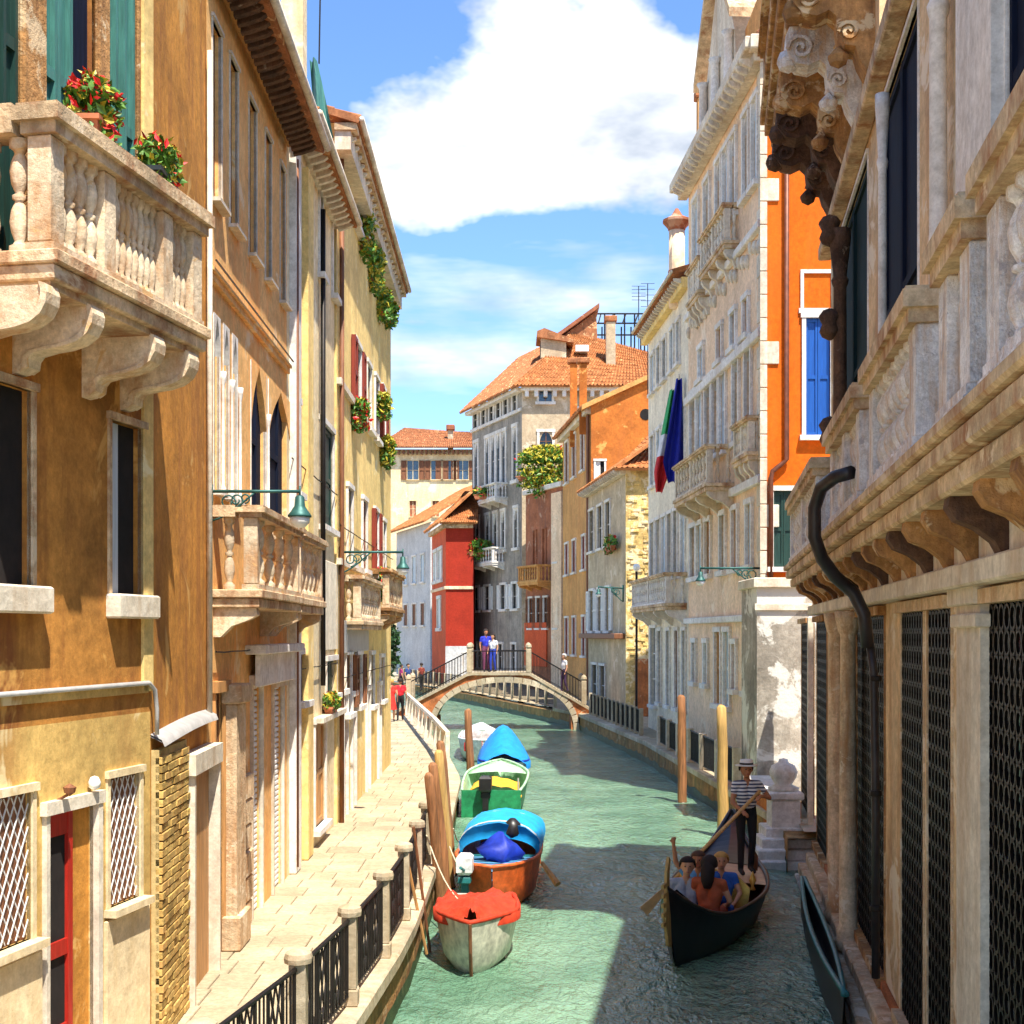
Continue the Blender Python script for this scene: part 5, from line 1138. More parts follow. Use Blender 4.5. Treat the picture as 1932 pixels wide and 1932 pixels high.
# near left fence: stone posts and wrought iron panels
nf = thing('quay_fence', 'iron railing with square stone posts along the left walkway edge', 'fence', (-1.45, 15, ZP))
fp = [(-2.1, 9.3), (-1.76, 11.35), (-1.56, 13.24), (-1.42, 15.2), (-1.35, 17.2), (-1.33, 19.3), (-1.34, 21.4)]
zb = ZP+.03
for x, y in fp:
    q = MB(); q.bbox(x-.085, x+.085, y-.085, y+.085, zb, zb+.16, .012); q.bbox(x-.07, x+.07, y-.07, y+.07, zb+.16, zb+.86, .01); q.lathe([(.115,0),(.12,.04),(.11,.08),(.06,.105),(0,.11)], (x, y, zb+.86), 10); q.build('post', M.coping, nf)
for (a, b), (c, d) in zip(fp, fp[1:]):
    v = Vector((c-a, d-b, 0)).normalized()*.09; panel_iron((a+v.x, b+v.y, 0), (c-v.x, d-v.y, 0), zb+.1, zb+.82, 'diamond', 1).build('iron_panel', M.iron, nf)
def post_fence(label, P, step, h, mat, iron, z, pw=.07, rail=True, style=.12, name='quay_fence', iron_mat=None):
    t = thing(name, label, 'fence', (P[0][0], P[0][1], z)); pts = []
    for (a, b), (c, d) in zip(P, P[1:]):
        L_ = sqrt((c-a)**2+(d-b)**2); n = max(1, round(L_/step)); pts += [(a+(c-a)*k/n, b+(d-b)*k/n) for k in range(n)]
    pts.append(P[-1])
    for x, y in pts: MB().bbox(x-pw, x+pw, y-pw, y+pw, z, z+h, .012).build('post', mat, t)
    for (a, b), (c, d) in zip(pts, pts[1:]):
        if rail:
            q = MB(); v = Vector((c-a, d-b, 0)).normalized(); w = Vector((-v.y, v.x, 0))*.06
            for z0, z1 in ((z+h+.002, z+h+.1),): 
                A_, B_ = Vector((a, b, 0)), Vector((c, d, 0)); q.add([tuple(A_-w+Vector((0,0,z0))), tuple(B_-w+Vector((0,0,z0))), tuple(B_+w+Vector((0,0,z0))), tuple(A_+w+Vector((0,0,z0))), tuple(A_-w+Vector((0,0,z1))), tuple(B_-w+Vector((0,0,z1))), tuple(B_+w+Vector((0,0,z1))), tuple(A_+w+Vector((0,0,z1)))], [(0,3,2,1),(4,5,6,7),(0,1,5,4),(1,2,6,5),(2,3,7,6),(3,0,4,7)])
            q.build('rail', mat, t)
        if iron: panel_iron((a, b, 0), (c, d, 0), z+.1, z+h-.06, style, 1).build('iron_panel', iron_mat or M.iron, t)
    return t
post_fence('ochre stone balustrade along the left quay before the bridge', [(-1.68, 36), (-2.35, 42), (-4.6, 60)], 2.2, .9, M.stone, False, zb, .05, True)
post_fence('pale post fence with dense dark iron bars on the right pavement', [(5.15, 31.6), (4.98, 36), (4.72, 44.0)], 1.9, .95, M.stone, True, ZP+.04, .09, False, .075)
post_fence('pale stone post fence near the right foot of the bridge', [(4.5, 48), (3.9, 55.5), (3.45, 60.5)], 1.1, .95, M.coping, True, ZP+.04, .07, False, .09)
post_fence('white post fence on the far quay seen under the bridge arch', [(2.1, 67), (-.4, 76), (-3.0, 86), (-8.5, 104)], 1.6, .95, M.coping, True, ZP+.04, .08, False, .14)
def mooring(label, base, top, r, mat, cap=False, group=None):
    base = Vector(base); top = Vector(top); t = thing('mooring_pole', label, 'mooring pole', (base.x, base.y, 0), 0, group)
    d = top-base; q = MB(); rnd = random.Random(int(base.x*100+base.y*31)); pts = []; rr = []
    for k in range(9):
        f = k/8; pts.append(base+d*f+Vector((rnd.uniform(-.012, .012), rnd.uniform(-.012, .012), 0))); rr.append(r*(1.05-.18*f))
    pts.append(top+d.normalized()*.05); rr.append(r*.45)
    q.tube(pts, rr, 8).build('shaft', mat, t, True)
    b2 = base+d*(.62/d.length); MB().tube([base, b2], r*1.12, 8).build('wet_foot', M.wet, t, True); return t
gl = 'mooring poles along the left quay'
mooring('leaning brown mooring pole with pointed top, foremost of the cluster', (-1.02, 21.3, -.6), (-1.27, 20.9, 2.13), .085, M.pole, group=gl)
mooring('reddish brown mooring pole in the middle of the leaning cluster', (-.98, 22.1, -.6), (-1.25, 21.9, 2.2), .09, M.pole, group=gl)
mooring('pale streaked mooring pole of the leaning cluster', (-1.0, 23.4, -.6), (-1.22, 23.1, 2.3), .09, M.pole_y, group=gl)
mooring('tallest brown mooring pole at the back of the leaning cluster', (-1.02, 24.6, -.6), (-1.26, 24.4, 2.35), .09, M.pole, group=gl)
mooring('single mooring pole standing by the blue covered boat', (-1.2, 41.0, -.6), (-1.32, 41.0, 2.0), .13, M.pole, group=gl)
gr_ = 'mooring poles along the right quay'
mooring('dark brown mooring pole before the right fence', Pt(1288, 1520, 35.0).xy.to_3d()+Vector((0,0,-.6)), Pt(1286, 1315, 35.0), .12, M.pole, group=gr_)
mooring('pale yellow mooring pole behind the gondola', Pt(1365, 1580, 29.0).xy.to_3d()+Vector((0,0,-.6)), Pt(1362, 1335, 29.0), .12, M.pole_y, group=gr_)
lo = thing('leaning_oars', 'two thin oars leaning against the quay fence over the water', 'oars', (-1.2, 17.3, .2))
for a, b, m in (((762, 1592, 17.6), (805, 1800, 17.9), M.wood_lt), ((780, 1560, 18.3), (812, 1800, 18.6), M.wood)):
    MB().tube([Pt(*a), Pt(*b)], .02, 6).build('oar', m, lo)

# ================================================ BOATS
def hull(T_, L_, B_, H, par, mats, sheer, tw=.75, tm=.45, n=22, bowp=.75, keel=-.16, thick=.035, floor=.12, rake=.3, flare=.86):
    """open shell; y 0 bow .. L stern; returns half-beam function"""
    def hb(t):
        if t < tm: return B_/2*max(.012, (1-(1-t/tm)**2)**bowp)
        return B_/2*(1-(1-tw)*((t-tm)/(1-tm))**2)
    def sec(t, inner):
        b = max(.01, hb(t)-(thick if inner else 0)); s = sheer(t); k = keel*(1-max(0, 1-t/.12)**2)*(1 if t < .8 else 1-.6*((t-.8)/.2)**2)
        y = L_*t; r = rake*(max(0, 1-t/.25))**2
        P_ = [(b, y-r, s), (b*(flare+1)/2, y-r*.55, s*.55), (b*flare, y, s*.12), (b*flare*.62, y+r*.3, k*.7), (0, y+r*.4, k)]
        if inner: P_ = [(p[0], p[1]+(.05 if t < .05 else 0), max(p[2]+(0 if i == 0 else .03), floor if i > 1 else p[2])) for i, p in enumerate(P_)]
        return P_
    for inner in (0, 1):
        mb = MB(T_, True); rows_ = []
        for i in range(n+1):
            s_ = sec(i/n, inner); full = s_+[(-p[0], p[1], p[2]) for p in s_[-2::-1]]; rows_.append(len(mb.v)); mb.v += [T_(*p) if T_ else Vector(p) for p in full]
        m_ = 9
        for a, b in zip(rows_, rows_[1:]):
            for k in range(m_-1): mb.f.append((a+k, a+k+1, b+k+1, b+k))
        mb.f.append(tuple(rows_[-1]+k for k in range(m_))); mb.mi = [0]*len(mb.f)
        mb.build('inner_planking' if inner else 'hull', mats[1] if inner else mats[0], par, True)
    for sg in (1, -1):
        g = MB(T_, True); g.tube([(sg*(hb(i/n)-thick/2), L_*i/n-rake*(max(0, 1-i/n/.25))**2, sheer(i/n)+.012) for i in range(n+1)], .032, 6); g.build('gunwale', mats[2], par, True)
    g = MB(T_, True); b = hb(1); g.box(-b, b, L_-.03, L_+.02, -.05, sheer(1)+.01); g.build('transom', mats[0], par)
    return hb
def paint(name, c, rough=.45, var=.45): return simple(name, c, rough, 0, var, nsc=7, bump=.1, spec=.5, obj=True)
p_cream = paint('cream_boat_paint', (.72,.66,.52)); p_redtarp = simple('red_canvas', (.52,.04,.01), .7, 0, .35, nsc=7, bump=.5, obj=True); p_or = paint('orange_boat_paint', (.7,.12,.02), .5); p_lb = paint('light_blue_paint', (.10,.30,.52)); p_blue = simple('blue_canvas', (.01,.25,.72), .6, 0, .25, nsc=5, bump=.3, obj=True)
p_cyan = simple('cyan_canvas', (.008,.34,.72), .6, 0, .25, nsc=5, bump=.3, obj=True); p_db = simple('deep_blue_canvas', (.008,.03,.34), .55, 0, .3, nsc=7, bump=.3, obj=True); p_green = paint('green_boat_paint', (.015,.22,.08)); p_mint = paint('mint_boat_paint', (.42,.66,.42)); p_yel = simple('yellow_tarp', (.82,.42,.025), .6, 0, .25, nsc=6, bump=.3, obj=True)
p_white = paint('white_boat_paint', (.76,.76,.74)); p_rd = paint('red_boat_paint', (.5,.03,.025)); p_blk = paint('black_boat_paint', (.014,.012,.012), .4); p_tealp = paint('teal_boat_trim', (.02,.17,.17)); rope = simple('rope', (.6,.5,.35), .9)
def boat(label, x, y, rz, name='moored_boat'): return thing(name, label, 'boat', (x, y, .02), rz, 'boats moored along the left quay')
def cloth(T_, par, name, mat, y0, y1, wfn, zfn, ridge, n=16, m=12, seed=0, drop=.1, fold=.03):
    """draped cover between two gunwales with a raised ridge"""
    rnd = random.Random(seed); mb = MB(None, True); ph = [rnd.uniform(0, 6) for _ in range(4)]
    for i in range(n+1):
        y = y0+(y1-y0)*i/n; t = i/n
        for j in range(m+3):
            jj = j-1; 
            if jj < 0: mb.v.append(Vector((-wfn(t)-.02, y, zfn(t)-drop))); continue
            if jj > m: mb.v.append(Vector((wfn(t)+.02, y, zfn(t)-drop))); continue
            u = -1+2*jj/m; h = ridge(t)*(1-abs(u)**1.6)+fold*sin(u*7+ph[0]+t*9)*sin(t*11+ph[1]+u*3)
            mb.v.append(Vector((u*(wfn(t)+.02), y, zfn(t)+max(h, -.03)+.02)))
    k = m+3
    for i in range(n):
        for j in range(k-1): mb.f.append((i*k+j, i*k+j+1, (i+1)*k+j+1, (i+1)*k+j))
    mb.mi = [0]*len(mb.f); return mb.build(name, mat, par, True)
def outboard(par, x, y, z, cowl, leg, s=1.0):
    q = MB(None, True); q.bbox(x-.13*s, x+.13*s, y-.15*s, y+.2*s, z+.12*s, z+.45*s, .05*s); o = q.build('outboard_motor', cowl, par)
    q = MB(None, True); q.bbox(x-.06*s, x+.06*s, y-.04*s, y+.12*s, z-.55*s, z+.13*s, .02*s); q.bbox(x-.1*s, x+.1*s, y-.12*s, y+.1*s, z-.02*s, z+.1*s, .02*s); q.tube([(x, y-.1*s, z+.2*s), (x-.03, y-.45*s, z+.3*s)], .025*s, 6); q.build('motor_leg', leg, o)
# cream dinghy with a red cover
b1_ = boat('cream dinghy with a rumpled red canvas cover', -.51, 17.35, radians(-2))
hb = hull(None, 2.3, 1.13, .55, b1_, (p_cream, M.wood_lt, p_redtarp), lambda t: .56+.12*(1-t)**2, .8, .5, rake=.28, flare=.8)
cloth(None, b1_, 'red_cover', p_redtarp, .0, 2.25, lambda t: hb(max(.02, t*.98)), lambda t: .56+.12*(1-t)**2, lambda t: .13*sin(pi*min(1, t*1.1+.1))+.03, seed=2, fold=.075, drop=.11)
MB(None, True).tube([(0, -.29, .68), (0, -.2, .3), (0, -.02, -.1)], .022, 6).build('stem', M.wood, b1_)
# orange boat
b2_ = boat('orange boat with light blue deck and a cyan awning', -.30, 21.35, radians(-3))
hb = hull(None, 4.6, 1.42, .6, b2_, (p_or, p_lb, p_or), lambda t: .60+.08*(1-t)**2, .85, .34, bowp=.5, rake=.2)
q = MB(None, True)
for i in range(8):
    t0, t1 = i/8*.33+.01, (i+1)/8*.33+.01; q.add([(-hb(t0)+.05, 4.6*t0, .58), (hb(t0)-.05, 4.6*t0, .58), (hb(t1)-.05, 4.6*t1, .57), (-hb(t1)+.05, 4.6*t1, .57)], [(0,1,2,3)])
q.build('foredeck', p_lb, b2_)
MB(None, True).box(-hb(.36)+.05, hb(.36)-.05, 1.55, 1.6, .3, .6).build('bulkhead', p_tealp, b2_)
aw = MB(None, True); n = 14
for i in range(9):
    y = 1.75+2.6*i/8
    for j in range(n+1):
        a = pi*j/n; aw.v.append(Vector((-cos(a)*.70, y-.18*sin(a)*(1-i/8), .62+.55*sin(a)**.75*(1-.18*(i/8-.35)**2*4)+.012*sin(j*2.1+i))))
for i in range(8):
    for j in range(n): aw.f.append((i*(n+1)+j, i*(n+1)+j+1, (i+1)*(n+1)+j+1, (i+1)*(n+1)+j))
k0 = len(aw.v)
for j in range(n+1):
    a = pi*j/n; aw.v.append(Vector((-cos(a)*.62, 1.66-.10*sin(a), .62+.26*sin(a))))
for j in range(n): aw.f.append((j, j+1, k0+j+1, k0+j))
aw.mi = [0]*len(aw.f); aw.build('awning', p_cyan, b2_, True)
for y in (1.72, 3.0): MB(None, True).tube([(-cos(pi*j/12)*.69, y, .6+.54*sin(pi*j/12)**.75) for j in range(13)], .018, 5).build('awning_hoop', M.tin, b2_)
bag = MB(None, True).lathe([(.28,0),(.33,.12),(.31,.28),(.2,.42),(.06,.5),(0,.52)], (.02, 1.25, .56), 16).build('sail_bag', p_db, b2_, True)
for v in bag.data.vertices: v.co += Vector((noise.noise(v.co*5), noise.noise(v.co*5+Vector((9,0,0))), .6*noise.noise(v.co*7+Vector((0,9,0)))))*.2; v.co.z = .56+(v.co.z-.56)*.8
MB(None, True).lathe([(.12,0),(.17,.1),(.14,.25),(.05,.34),(0,.35)], (.22, 1.7, .85), 10).build('dark_bundle', p_blk, b2_, True)
outboard(b2_, -.42, -.12, .45, p_white, p_tealp, .95)
MB(None, True).tube([(.74, .7, .62), (1.0, .45, .32)], [.03, .06], 6).build('oar_handle', M.wood_lt, b2_)
# green boat
b3_ = boat('green boat with a yellow tarpaulin and black outboard motor', -.30, 37.2, pi+radians(-2))
hb = hull(None, 5.3, 1.62, .62, b3_, (p_green, p_mint, p_mint), lambda t: .64+.2*(1-t)**2, .85, .42, rake=.35)
cloth(None, b3_, 'yellow_tarpaulin', p_yel, 2.3, 4.2, lambda t: .55, lambda t: .5, lambda t: .12, seed=5, drop=.2); cloth(None, b3_, 'mint_foredeck', p_mint, .1, 1.9, lambda t: hb(max(.03, .02+t*.34))-.05, lambda t: .66+.12*(1-t), lambda t: .06, seed=6, drop=.04, fold=.005)
MB(None, True).bbox(-.7, .7, 4.75, 5.1, .45, .5, .01).build('stern_thwart', p_yel, b3_); outboard(b3_, .12, 5.4, .5, p_blk, p_blk, 1.1)
outb = MB(None, True); outb.tube([(-.62, 5.0, .5), (-.62, 5.0, .9)], .02, 5); outb.build('stern_pole', M.tin, b3_)
# blue covered boat
b4_ = boat('boat under a peaked bright blue canvas cover', -.22, 39.6, radians(1))
hb = hull(None, 5.2, 1.5, .55, b4_, (p_white, M.wood_lt, p_db), lambda t: .5+.08*(1-t)**2, .9, .2, bowp=.35, rake=.05)
cloth(None, b4_, 'blue_cover', p_blue, .0, 5.2, lambda t: max(.35, hb(max(.06, t)))+.02, lambda t: .5, lambda t: .95*min(1, .3+t*1.9)*(1-.4*max(0, t-.5)), seed=7, fold=.025, drop=.16, n=20)
# white and red boat
b5_ = boat('white boat with red stern moored behind the blue cover', -1.0, 46.0, radians(2))
hb = hull(None, 5.5, 1.6, .6, b5_, (p_white, p_rd, p_white), lambda t: .62+.1*(1-t)**2, .85, .3, bowp=.5, rake=.2); cloth(None, b5_, 'white_cover', p_white, 1.4, 5.0, lambda t: .72, lambda t: .6, lambda t: .35, seed=8)
MB(None, True).bbox(-.6, .6, .4, 1.2, .3, .62, .03).build('red_seat', p_rd, b5_)
# dark boat by the palazzo wall
b6_ = thing('moored_boat', 'narrow black boat with teal trim tied against the palazzo plinth', 'boat', (3.5, 14.6, .02), radians(-8.3))
hb = hull(None, 6.4, .24, .3, b6_, (p_blk, p_blk, p_tealp), lambda t: .42+.1*(1-t)**3+.14*t**4, .3, .5, rake=.3)
for a, b, lab in (((-1.0, 22.0, .9), (-.65, 21.6, .66), 'bow of the orange boat'), ((-1.34, 21.4, 1.2), (-.62, 18.6, .6), 'cream dinghy'), ((-1.02, 24.0, .9), (-.9, 25.4, .6), 'stern of the orange boat')):
    a = Vector(a); b = Vector(b); t = thing('mooring_rope', 'slack pale mooring rope tied to the '+lab, 'rope', a, 0, 'mooring ropes'); MB().tube([a*(1-k/8)+b*(k/8)-Vector((0,0,.18*sin(pi*k/8))) for k in range(9)], .012, 5).build('strand', rope, t)
# ================================================ PEOPLE
import numpy as np
SKIN = simple('skin', (.55,.27,.15), .5, 0, .12, nsc=8, bump=0, obj=True); SKIN2 = simple('tanned_skin', (.42,.17,.08), .5, 0, .12, nsc=8, bump=0, obj=True)
def cmat(name, c): return simple(name, c, .8, 0, .25, nsc=9, bump=.35, obj=True)
def stripes():
    m, nt, N, L, B = newmat('striped_shirt'); B.inputs['Roughness'].default_value = .8
    tc = N.new('ShaderNodeTexCoord'); w = N.new('ShaderNodeTexWave'); w.bands_direction = 'Z'; w.inputs['Scale'].default_value = 5.6; w.inputs['Distortion'].default_value = .25
    L.new(tc.outputs['Object'], w.inputs[0]); r = N.new('ShaderNodeValToRGB'); r.color_ramp.interpolation = 'CONSTANT'; e = r.color_ramp.elements; e[0].color = (.74,.73,.72,1); e[1].position = .56; e[1].color = (.05,.06,.12,1)
    L.new(w.outputs[0], r.inputs[0]); L.new(r.outputs[0], B.inputs['Base Color']); return m
HAIR = {'dark': cmat('dark_hair', (.02,.011,.008)), 'blond': cmat('blond_hair', (.55,.3,.08)), 'brown': cmat('brown_hair', (.09,.04,.02)), 'grey': cmat('grey_hair', (.4,.38,.36))}
EYE = simple('eye_dark', (.01,.008,.008), .3); LIP = simple('lip', (.4,.09,.07), .5)

def body_mesh(segs, mats, vox, name):
    """segs: (p0,p1,r0,r1,mat). One watertight surface by voxel remesh, materials by nearest segment."""
    bm = bmesh.new()
    for p0, p1, r0, r1, mi in segs:
        p0, p1 = Vector(p0), Vector(p1); d = p1-p0; L_ = d.length
        for p, r in ((p0, r0), (p1, r1)): bmesh.ops.create_icosphere(bm, subdivisions=2, radius=r, matrix=Matrix.Translation(p))
        if L_ > 1e-4:
            q = d.to_track_quat('Z', 'Y').to_matrix().to_4x4(); bmesh.ops.create_cone(bm, cap_ends=True, segments=12, radius1=r0, radius2=r1, depth=L_, matrix=Matrix.Translation((p0+p1)/2) @ q)
    me = bpy.data.meshes.new(name); bm.to_mesh(me); bm.free()
    o = bpy.data.objects.new(name, me); COL.objects.link(o)
    r = o.modifiers.new('r', 'REMESH'); r.mode = 'VOXEL'; r.voxel_size = vox; r.adaptivity = 0
    s = o.modifiers.new('s', 'SMOOTH'); s.factor = .5; s.iterations = 3
    dg = bpy.context.evaluated_depsgraph_get(); me2 = bpy.data.meshes.new_from_object(o.evaluated_get(dg)); bpy.data.objects.remove(o); bpy.data.meshes.remove(me)
    me2.name = name; me2.materials.clear()
    for m in mats: me2.materials.append(m)
    n = len(me2.polygons); C = np.empty(n*3); me2.polygons.foreach_get('center', C); C = C.reshape(n, 3); best = np.full(n, 1e9); idx = np.zeros(n, int)
    for p0, p1, r0, r1, mi in segs:
        a = np.array(p0); b = np.array(p1); ab = b-a; L2 = max(1e-9, ab@ab); t = np.clip(((C-a)@ab)/L2, 0, 1); dd = np.linalg.norm(C-(a+t[:, None]*ab), axis=1)-(r0+(r1-r0)*t)
        k = dd < best-1e-4; best[k] = dd[k]; idx[k] = mi
    me2.polygons.foreach_set('material_index', idx.astype(np.int32)); me2.polygons.foreach_set('use_smooth', np.ones(n, bool)); me2.update(); return me2

def person(label, loc, rz, J, mats, hair='dark', vox=.02, h=1.0, long_hair=False, fingers=True, sleeves=.5, shorts=False, hat=None, group=None, skirt=None, face=True, name='person', skin_mat=None):
    """J: joint dict in metres for a 1.75 m figure facing -Y. mats: (skin, top, bottom, shoe)"""
    t = thing(name, label, 'person', loc, rz, group); S = lambda v: tuple(Vector(v)*h)
    g = {k: Vector(v) for k, v in J.items()}; sg = []
    A = lambda p, q, r0, r1, m: sg.append((S(p), S(q), r0*h, r1*h, m))
    pel, ch, nk, hd = g['pelvis'], g['chest'], g['neck'], g['head']
    ax = (g['shR']-g['shL']).normalized(); hx = (g['hipR']-g['hipL']).normalized(); fw = ax.cross((nk-ch).normalized()) if True else 0
    for s_ in (-1, 1):
        A(pel+hx*s_*.075, (pel+ch)/2+ax*s_*.06, .095, .085, 2 if skirt is None else 1); A((pel+ch)/2+ax*s_*.06, ch+ax*s_*.085, .09, .105, 1)
        A(ch+ax*s_*.085, nk+ax*s_*.06-Vector((0,0,.05)), .1, .065, 1)
    A((pel+ch)/2-hx*.05, (pel+ch)/2+hx*.05, .1, .1, 1)
    A(nk-Vector((0,0,.05)), nk+(hd-nk)*.5, .052, .048, 0)
    A(hd-Vector((0,0,.03)), hd+Vector((0,0,.035)), .078, .088, 0); f_dir = g.get('look', Vector((0,-1,0))).normalized()
    A(hd+f_dir*.03-Vector((0,0,.06)), hd+f_dir*.035-Vector((0,0,.075)), .058, .045, 0)
    A(hd+f_dir*.09-Vector((0,0,.0)), hd+f_dir*.108-Vector((0,0,.03)), .011, .015, 0)
    ear = f_dir.cross(Vector((0,0,1))).normalized()
    for s_ in (-1, 1): A(hd+ear*s_*.086, hd+ear*s_*.09-Vector((0,0,.025)), .018, .012, 0)
    for c in 'LR':
        sh, el, wr, hn = g['sh'+c], g['el'+c], g['wr'+c], g['hn'+c]
        A(nk+(sh-nk)*.35-Vector((0,0,.03)), sh, .06, .062, 1)
        mid = sh+(el-sh)*sleeves if sleeves <= 1 else el
        A(sh, mid, .058, .05, 1)
        if sleeves <= 1: A(mid, el, .044, .038, 0); A(el, wr, .039, .026, 0)
        else: A(el, wr, .046, .036, 1)
        pd_ = (hn-wr).normalized(); A(wr, wr+pd_*.045, .026, .03, 0); A(wr+pd_*.045, wr+pd_*.085, .03, .028, 0)
        if fingers:
            cv = g.get('curl'+c, Vector((0,0,-1))); sd = pd_.cross(cv).normalized() if pd_.cross(cv).length > .1 else Vector((1,0,0)); 
            for k, Lf in enumerate((.062, .072, .068, .052)):
                b0 = wr+pd_*.088+sd*(k-1.5)*.021; b1 = b0+pd_*Lf*.55+cv*Lf*.18; b2 = b1+pd_*Lf*.25+cv*Lf*.5; A(b0, b1, .0105, .0095, 0); A(b1, b2, .0095, .0085, 0)
            b0 = wr+pd_*.035-sd*.03; b1 = b0+pd_*.035-sd*.025+cv*.01; A(b0, b1, .0125, .011, 0); A(b1, b1+pd_*.03+cv*.02, .011, .009, 0)
        hp, kn, an, to = g['hip'+c], g['kn'+c], g['an'+c], g['toe'+c]
        A(hp, kn, .088, .058, 2); 
        if shorts: A(kn, kn+(an-kn)*.5, .054, .05, 0); A(kn+(an-kn)*.5, an, .05, .034, 0)
        else: A(kn, an, .06, .046, 2)
        A(an-Vector((0,0,.01)), to, .042, .036, 3); A(an, an+(an-to).normalized()*.05+Vector((0,0,-.03)), .04, .032, 3)
    me = body_mesh(sg, mats, vox*h, 'body'); ob = bpy.data.objects.new('body', me); COL.objects.link(ob); ob.parent = t
    q = MB(None, True); c = hd*h; R_ = .1*h   # hair cap
    n1, n2 = 14, 8; back = -f_dir
    for i in range(n2+1):
        for j in range(n1):
            th = pi*.62*i/n2; a = 2*pi*j/n1; d = Vector((sin(th)*cos(a), sin(th)*sin(a), cos(th))); fr_ = d.dot(f_dir)
            if fr_ > .2 and d.z < .42: d = Vector((d.x, d.y, .42)).normalized()*.9
            q.v.append(c+d*R_*1.2+back*.016*h+Vector((0,0,.022*h)))
    for i in range(n2):
        for j in range(n1): q.f.append((i*n1+j, i*n1+(j+1)%n1, (i+1)*n1+(j+1)%n1, (i+1)*n1+j))
    q.mi = [0]*len(q.f); q.build('hair', HAIR[hair], t, True)
    if long_hair:
        q = MB(None, True); q.tube([c+back*.05*h+Vector((0,0,.04*h)), c+back*.085*h-Vector((0,0,.08*h)), c+back*.10*h-Vector((0,0,.2*h)), c+back*.10*h-Vector((0,0,.3*h))], [.085*h, .1*h, .09*h, .05*h], 10); q.build('long_hair', HAIR[hair], t, True)
    if face:
        for s_ in (-1, 1): MB(None, True).lathe([(0,-.012*h),(.014*h,0),(0,.012*h)], c+f_dir*.083*h+ear*s_*.034*h+Vector((0,0,.012*h)), 6).build('eye', EYE, t, True)
        m = MB(None, True); m.tube([c+f_dir*.089*h-ear*.022*h-Vector((0,0,.062*h)), c+f_dir*.096*h-Vector((0,0,.064*h)), c+f_dir*.089*h+ear*.022*h-Vector((0,0,.062*h))], .006*h, 5); m.build('mouth', LIP, t)
    if hat:
        q = MB(None, True).lathe([(.17*h,0),(.175*h,.012*h),(.105*h,.02*h),(.1*h,.09*h),(.09*h,.1*h),(0,.105*h)], c+Vector((0,0,.06*h)), 16); q.build('straw_hat', hat, t, True)
        MB(None, True).lathe([(.108*h,.022*h),(.106*h,.05*h)], c+Vector((0,0,.06*h)), 16, False).build('hat_ribbon', HAIR['dark'], t, True)
    if skirt:
        top_, bot, w0, w1 = skirt; q = MB(None, True); n = 14; pts = []
        for i in range(7):
            f = i/6; p = Vector(S(g['pelvis']+Vector((0,0,.12))))*(1-f)+Vector(S(bot))*f
            for j in range(n): a = 2*pi*j/n; r_ = (w0+(w1-w0)*f)*h*(1+.07*sin(a*4)*f); q.v.append(p+Vector((cos(a)*r_, sin(a)*r_*.85, 0)))
        for i in range(6):
            for j in range(n): q.f.append((i*n+j, i*n+(j+1)%n, (i+1)*n+(j+1)%n, (i+1)*n+j))
        q.mi = [0]*len(q.f); q.build('skirt', mats[1], t, True)
    return t
def stand(step=.0, armL=None, armR=None):
    J = dict(pelvis=(0,0,.95), chest=(0,.0,1.25), neck=(0,.01,1.46), head=(0,-.015,1.63), shL=(-.19,.01,1.40), shR=(.19,.01,1.40), hipL=(-.09,0,.90), hipR=(.09,0,.90),
             elL=(-.25,.03,1.13), elR=(.25,.03,1.13), wrL=(-.25,-.06,.90), wrR=(.25,-.06,.90), hnL=(-.245,-.1,.80), hnR=(.245,-.1,.80),
             knL=(-.1,-.03-step*.5,.50), knR=(.1,-.03+step*.3,.50), anL=(-.1,.02-step,.08), anR=(.1,.03+step,.09), toeL=(-.11,-.13-step,.04), toeR=(.11,-.12+step,.04))
    return {k: Vector(v) for k, v in J.items()}
def sit():
    J = stand(); d = -.5
    for k in ('pelvis','chest','neck','head','shL','shR','elL','elR'): J[k] = J[k]+Vector((0,0,d))
    J['hipL'] = Vector((-.1,-.03,.42)); J['hipR'] = Vector((.1,-.03,.42)); J['pelvis'] = Vector((0,.02,.45))
    J['knL'] = Vector((-.09,-.38,.50)); J['knR'] = Vector((.09,-.38,.50)); J['anL'] = Vector((-.07,-.34,.17)); J['anR'] = Vector((.07,-.34,.17)); J['toeL'] = Vector((-.07,-.48,.13)); J['toeR'] = Vector((.07,-.48,.13))
    J['elL'] = Vector((-.27,-.05,.66)); J['elR'] = Vector((.27,-.05,.66)); J['wrL'] = Vector((-.17,-.26,.56)); J['wrR'] = Vector((.17,-.26,.56)); J['hnL'] = Vector((-.11,-.34,.54)); J['hnR'] = Vector((.11,-.34,.54))
    return J
black = cmat('black_trousers', (.012,.01,.012)); shoe = cmat('dark_shoe', (.02,.015,.015)); denim = cmat('denim', (.03,.06,.2))

# ================================================ GONDOLA
gd = Vector((3.98-2.42, 24.9-17.55)); gang = atan2(gd.y, gd.x)-pi/2; GL = gd.length
gon = thing('gondola', 'black gondola with carved prow carrying passengers and a gondolier', 'gondola', (2.42, 17.55, .02), gang)
gold = simple('gilt_brass', (.75,.45,.1), .35, .6, .4, obj=True); redseat = simple('red_upholstery', (.45,.05,.025), .8, 0, .3, nsc=9, obj=True); deckw = simple('varnished_deck', (.60,.33,.2), .35, 0, .3, nsc=6, obj=True)
GT = lambda x, y, z: Vector((x-.36*max(0, 1-y/GL/.42)**1.5, y, z))
sheer_g = lambda t: .46+.62*max(0, 1-t/.2)**2.2+.62*max(0, (t-.72)/.28)**2
hb = hull(GT, GL, 1.5, .5, gon, (p_blk, M.wood, p_blk), sheer_g, .06, .46, n=34, bowp=.85, keel=-.2, rake=.35, flare=.8, floor=.1)
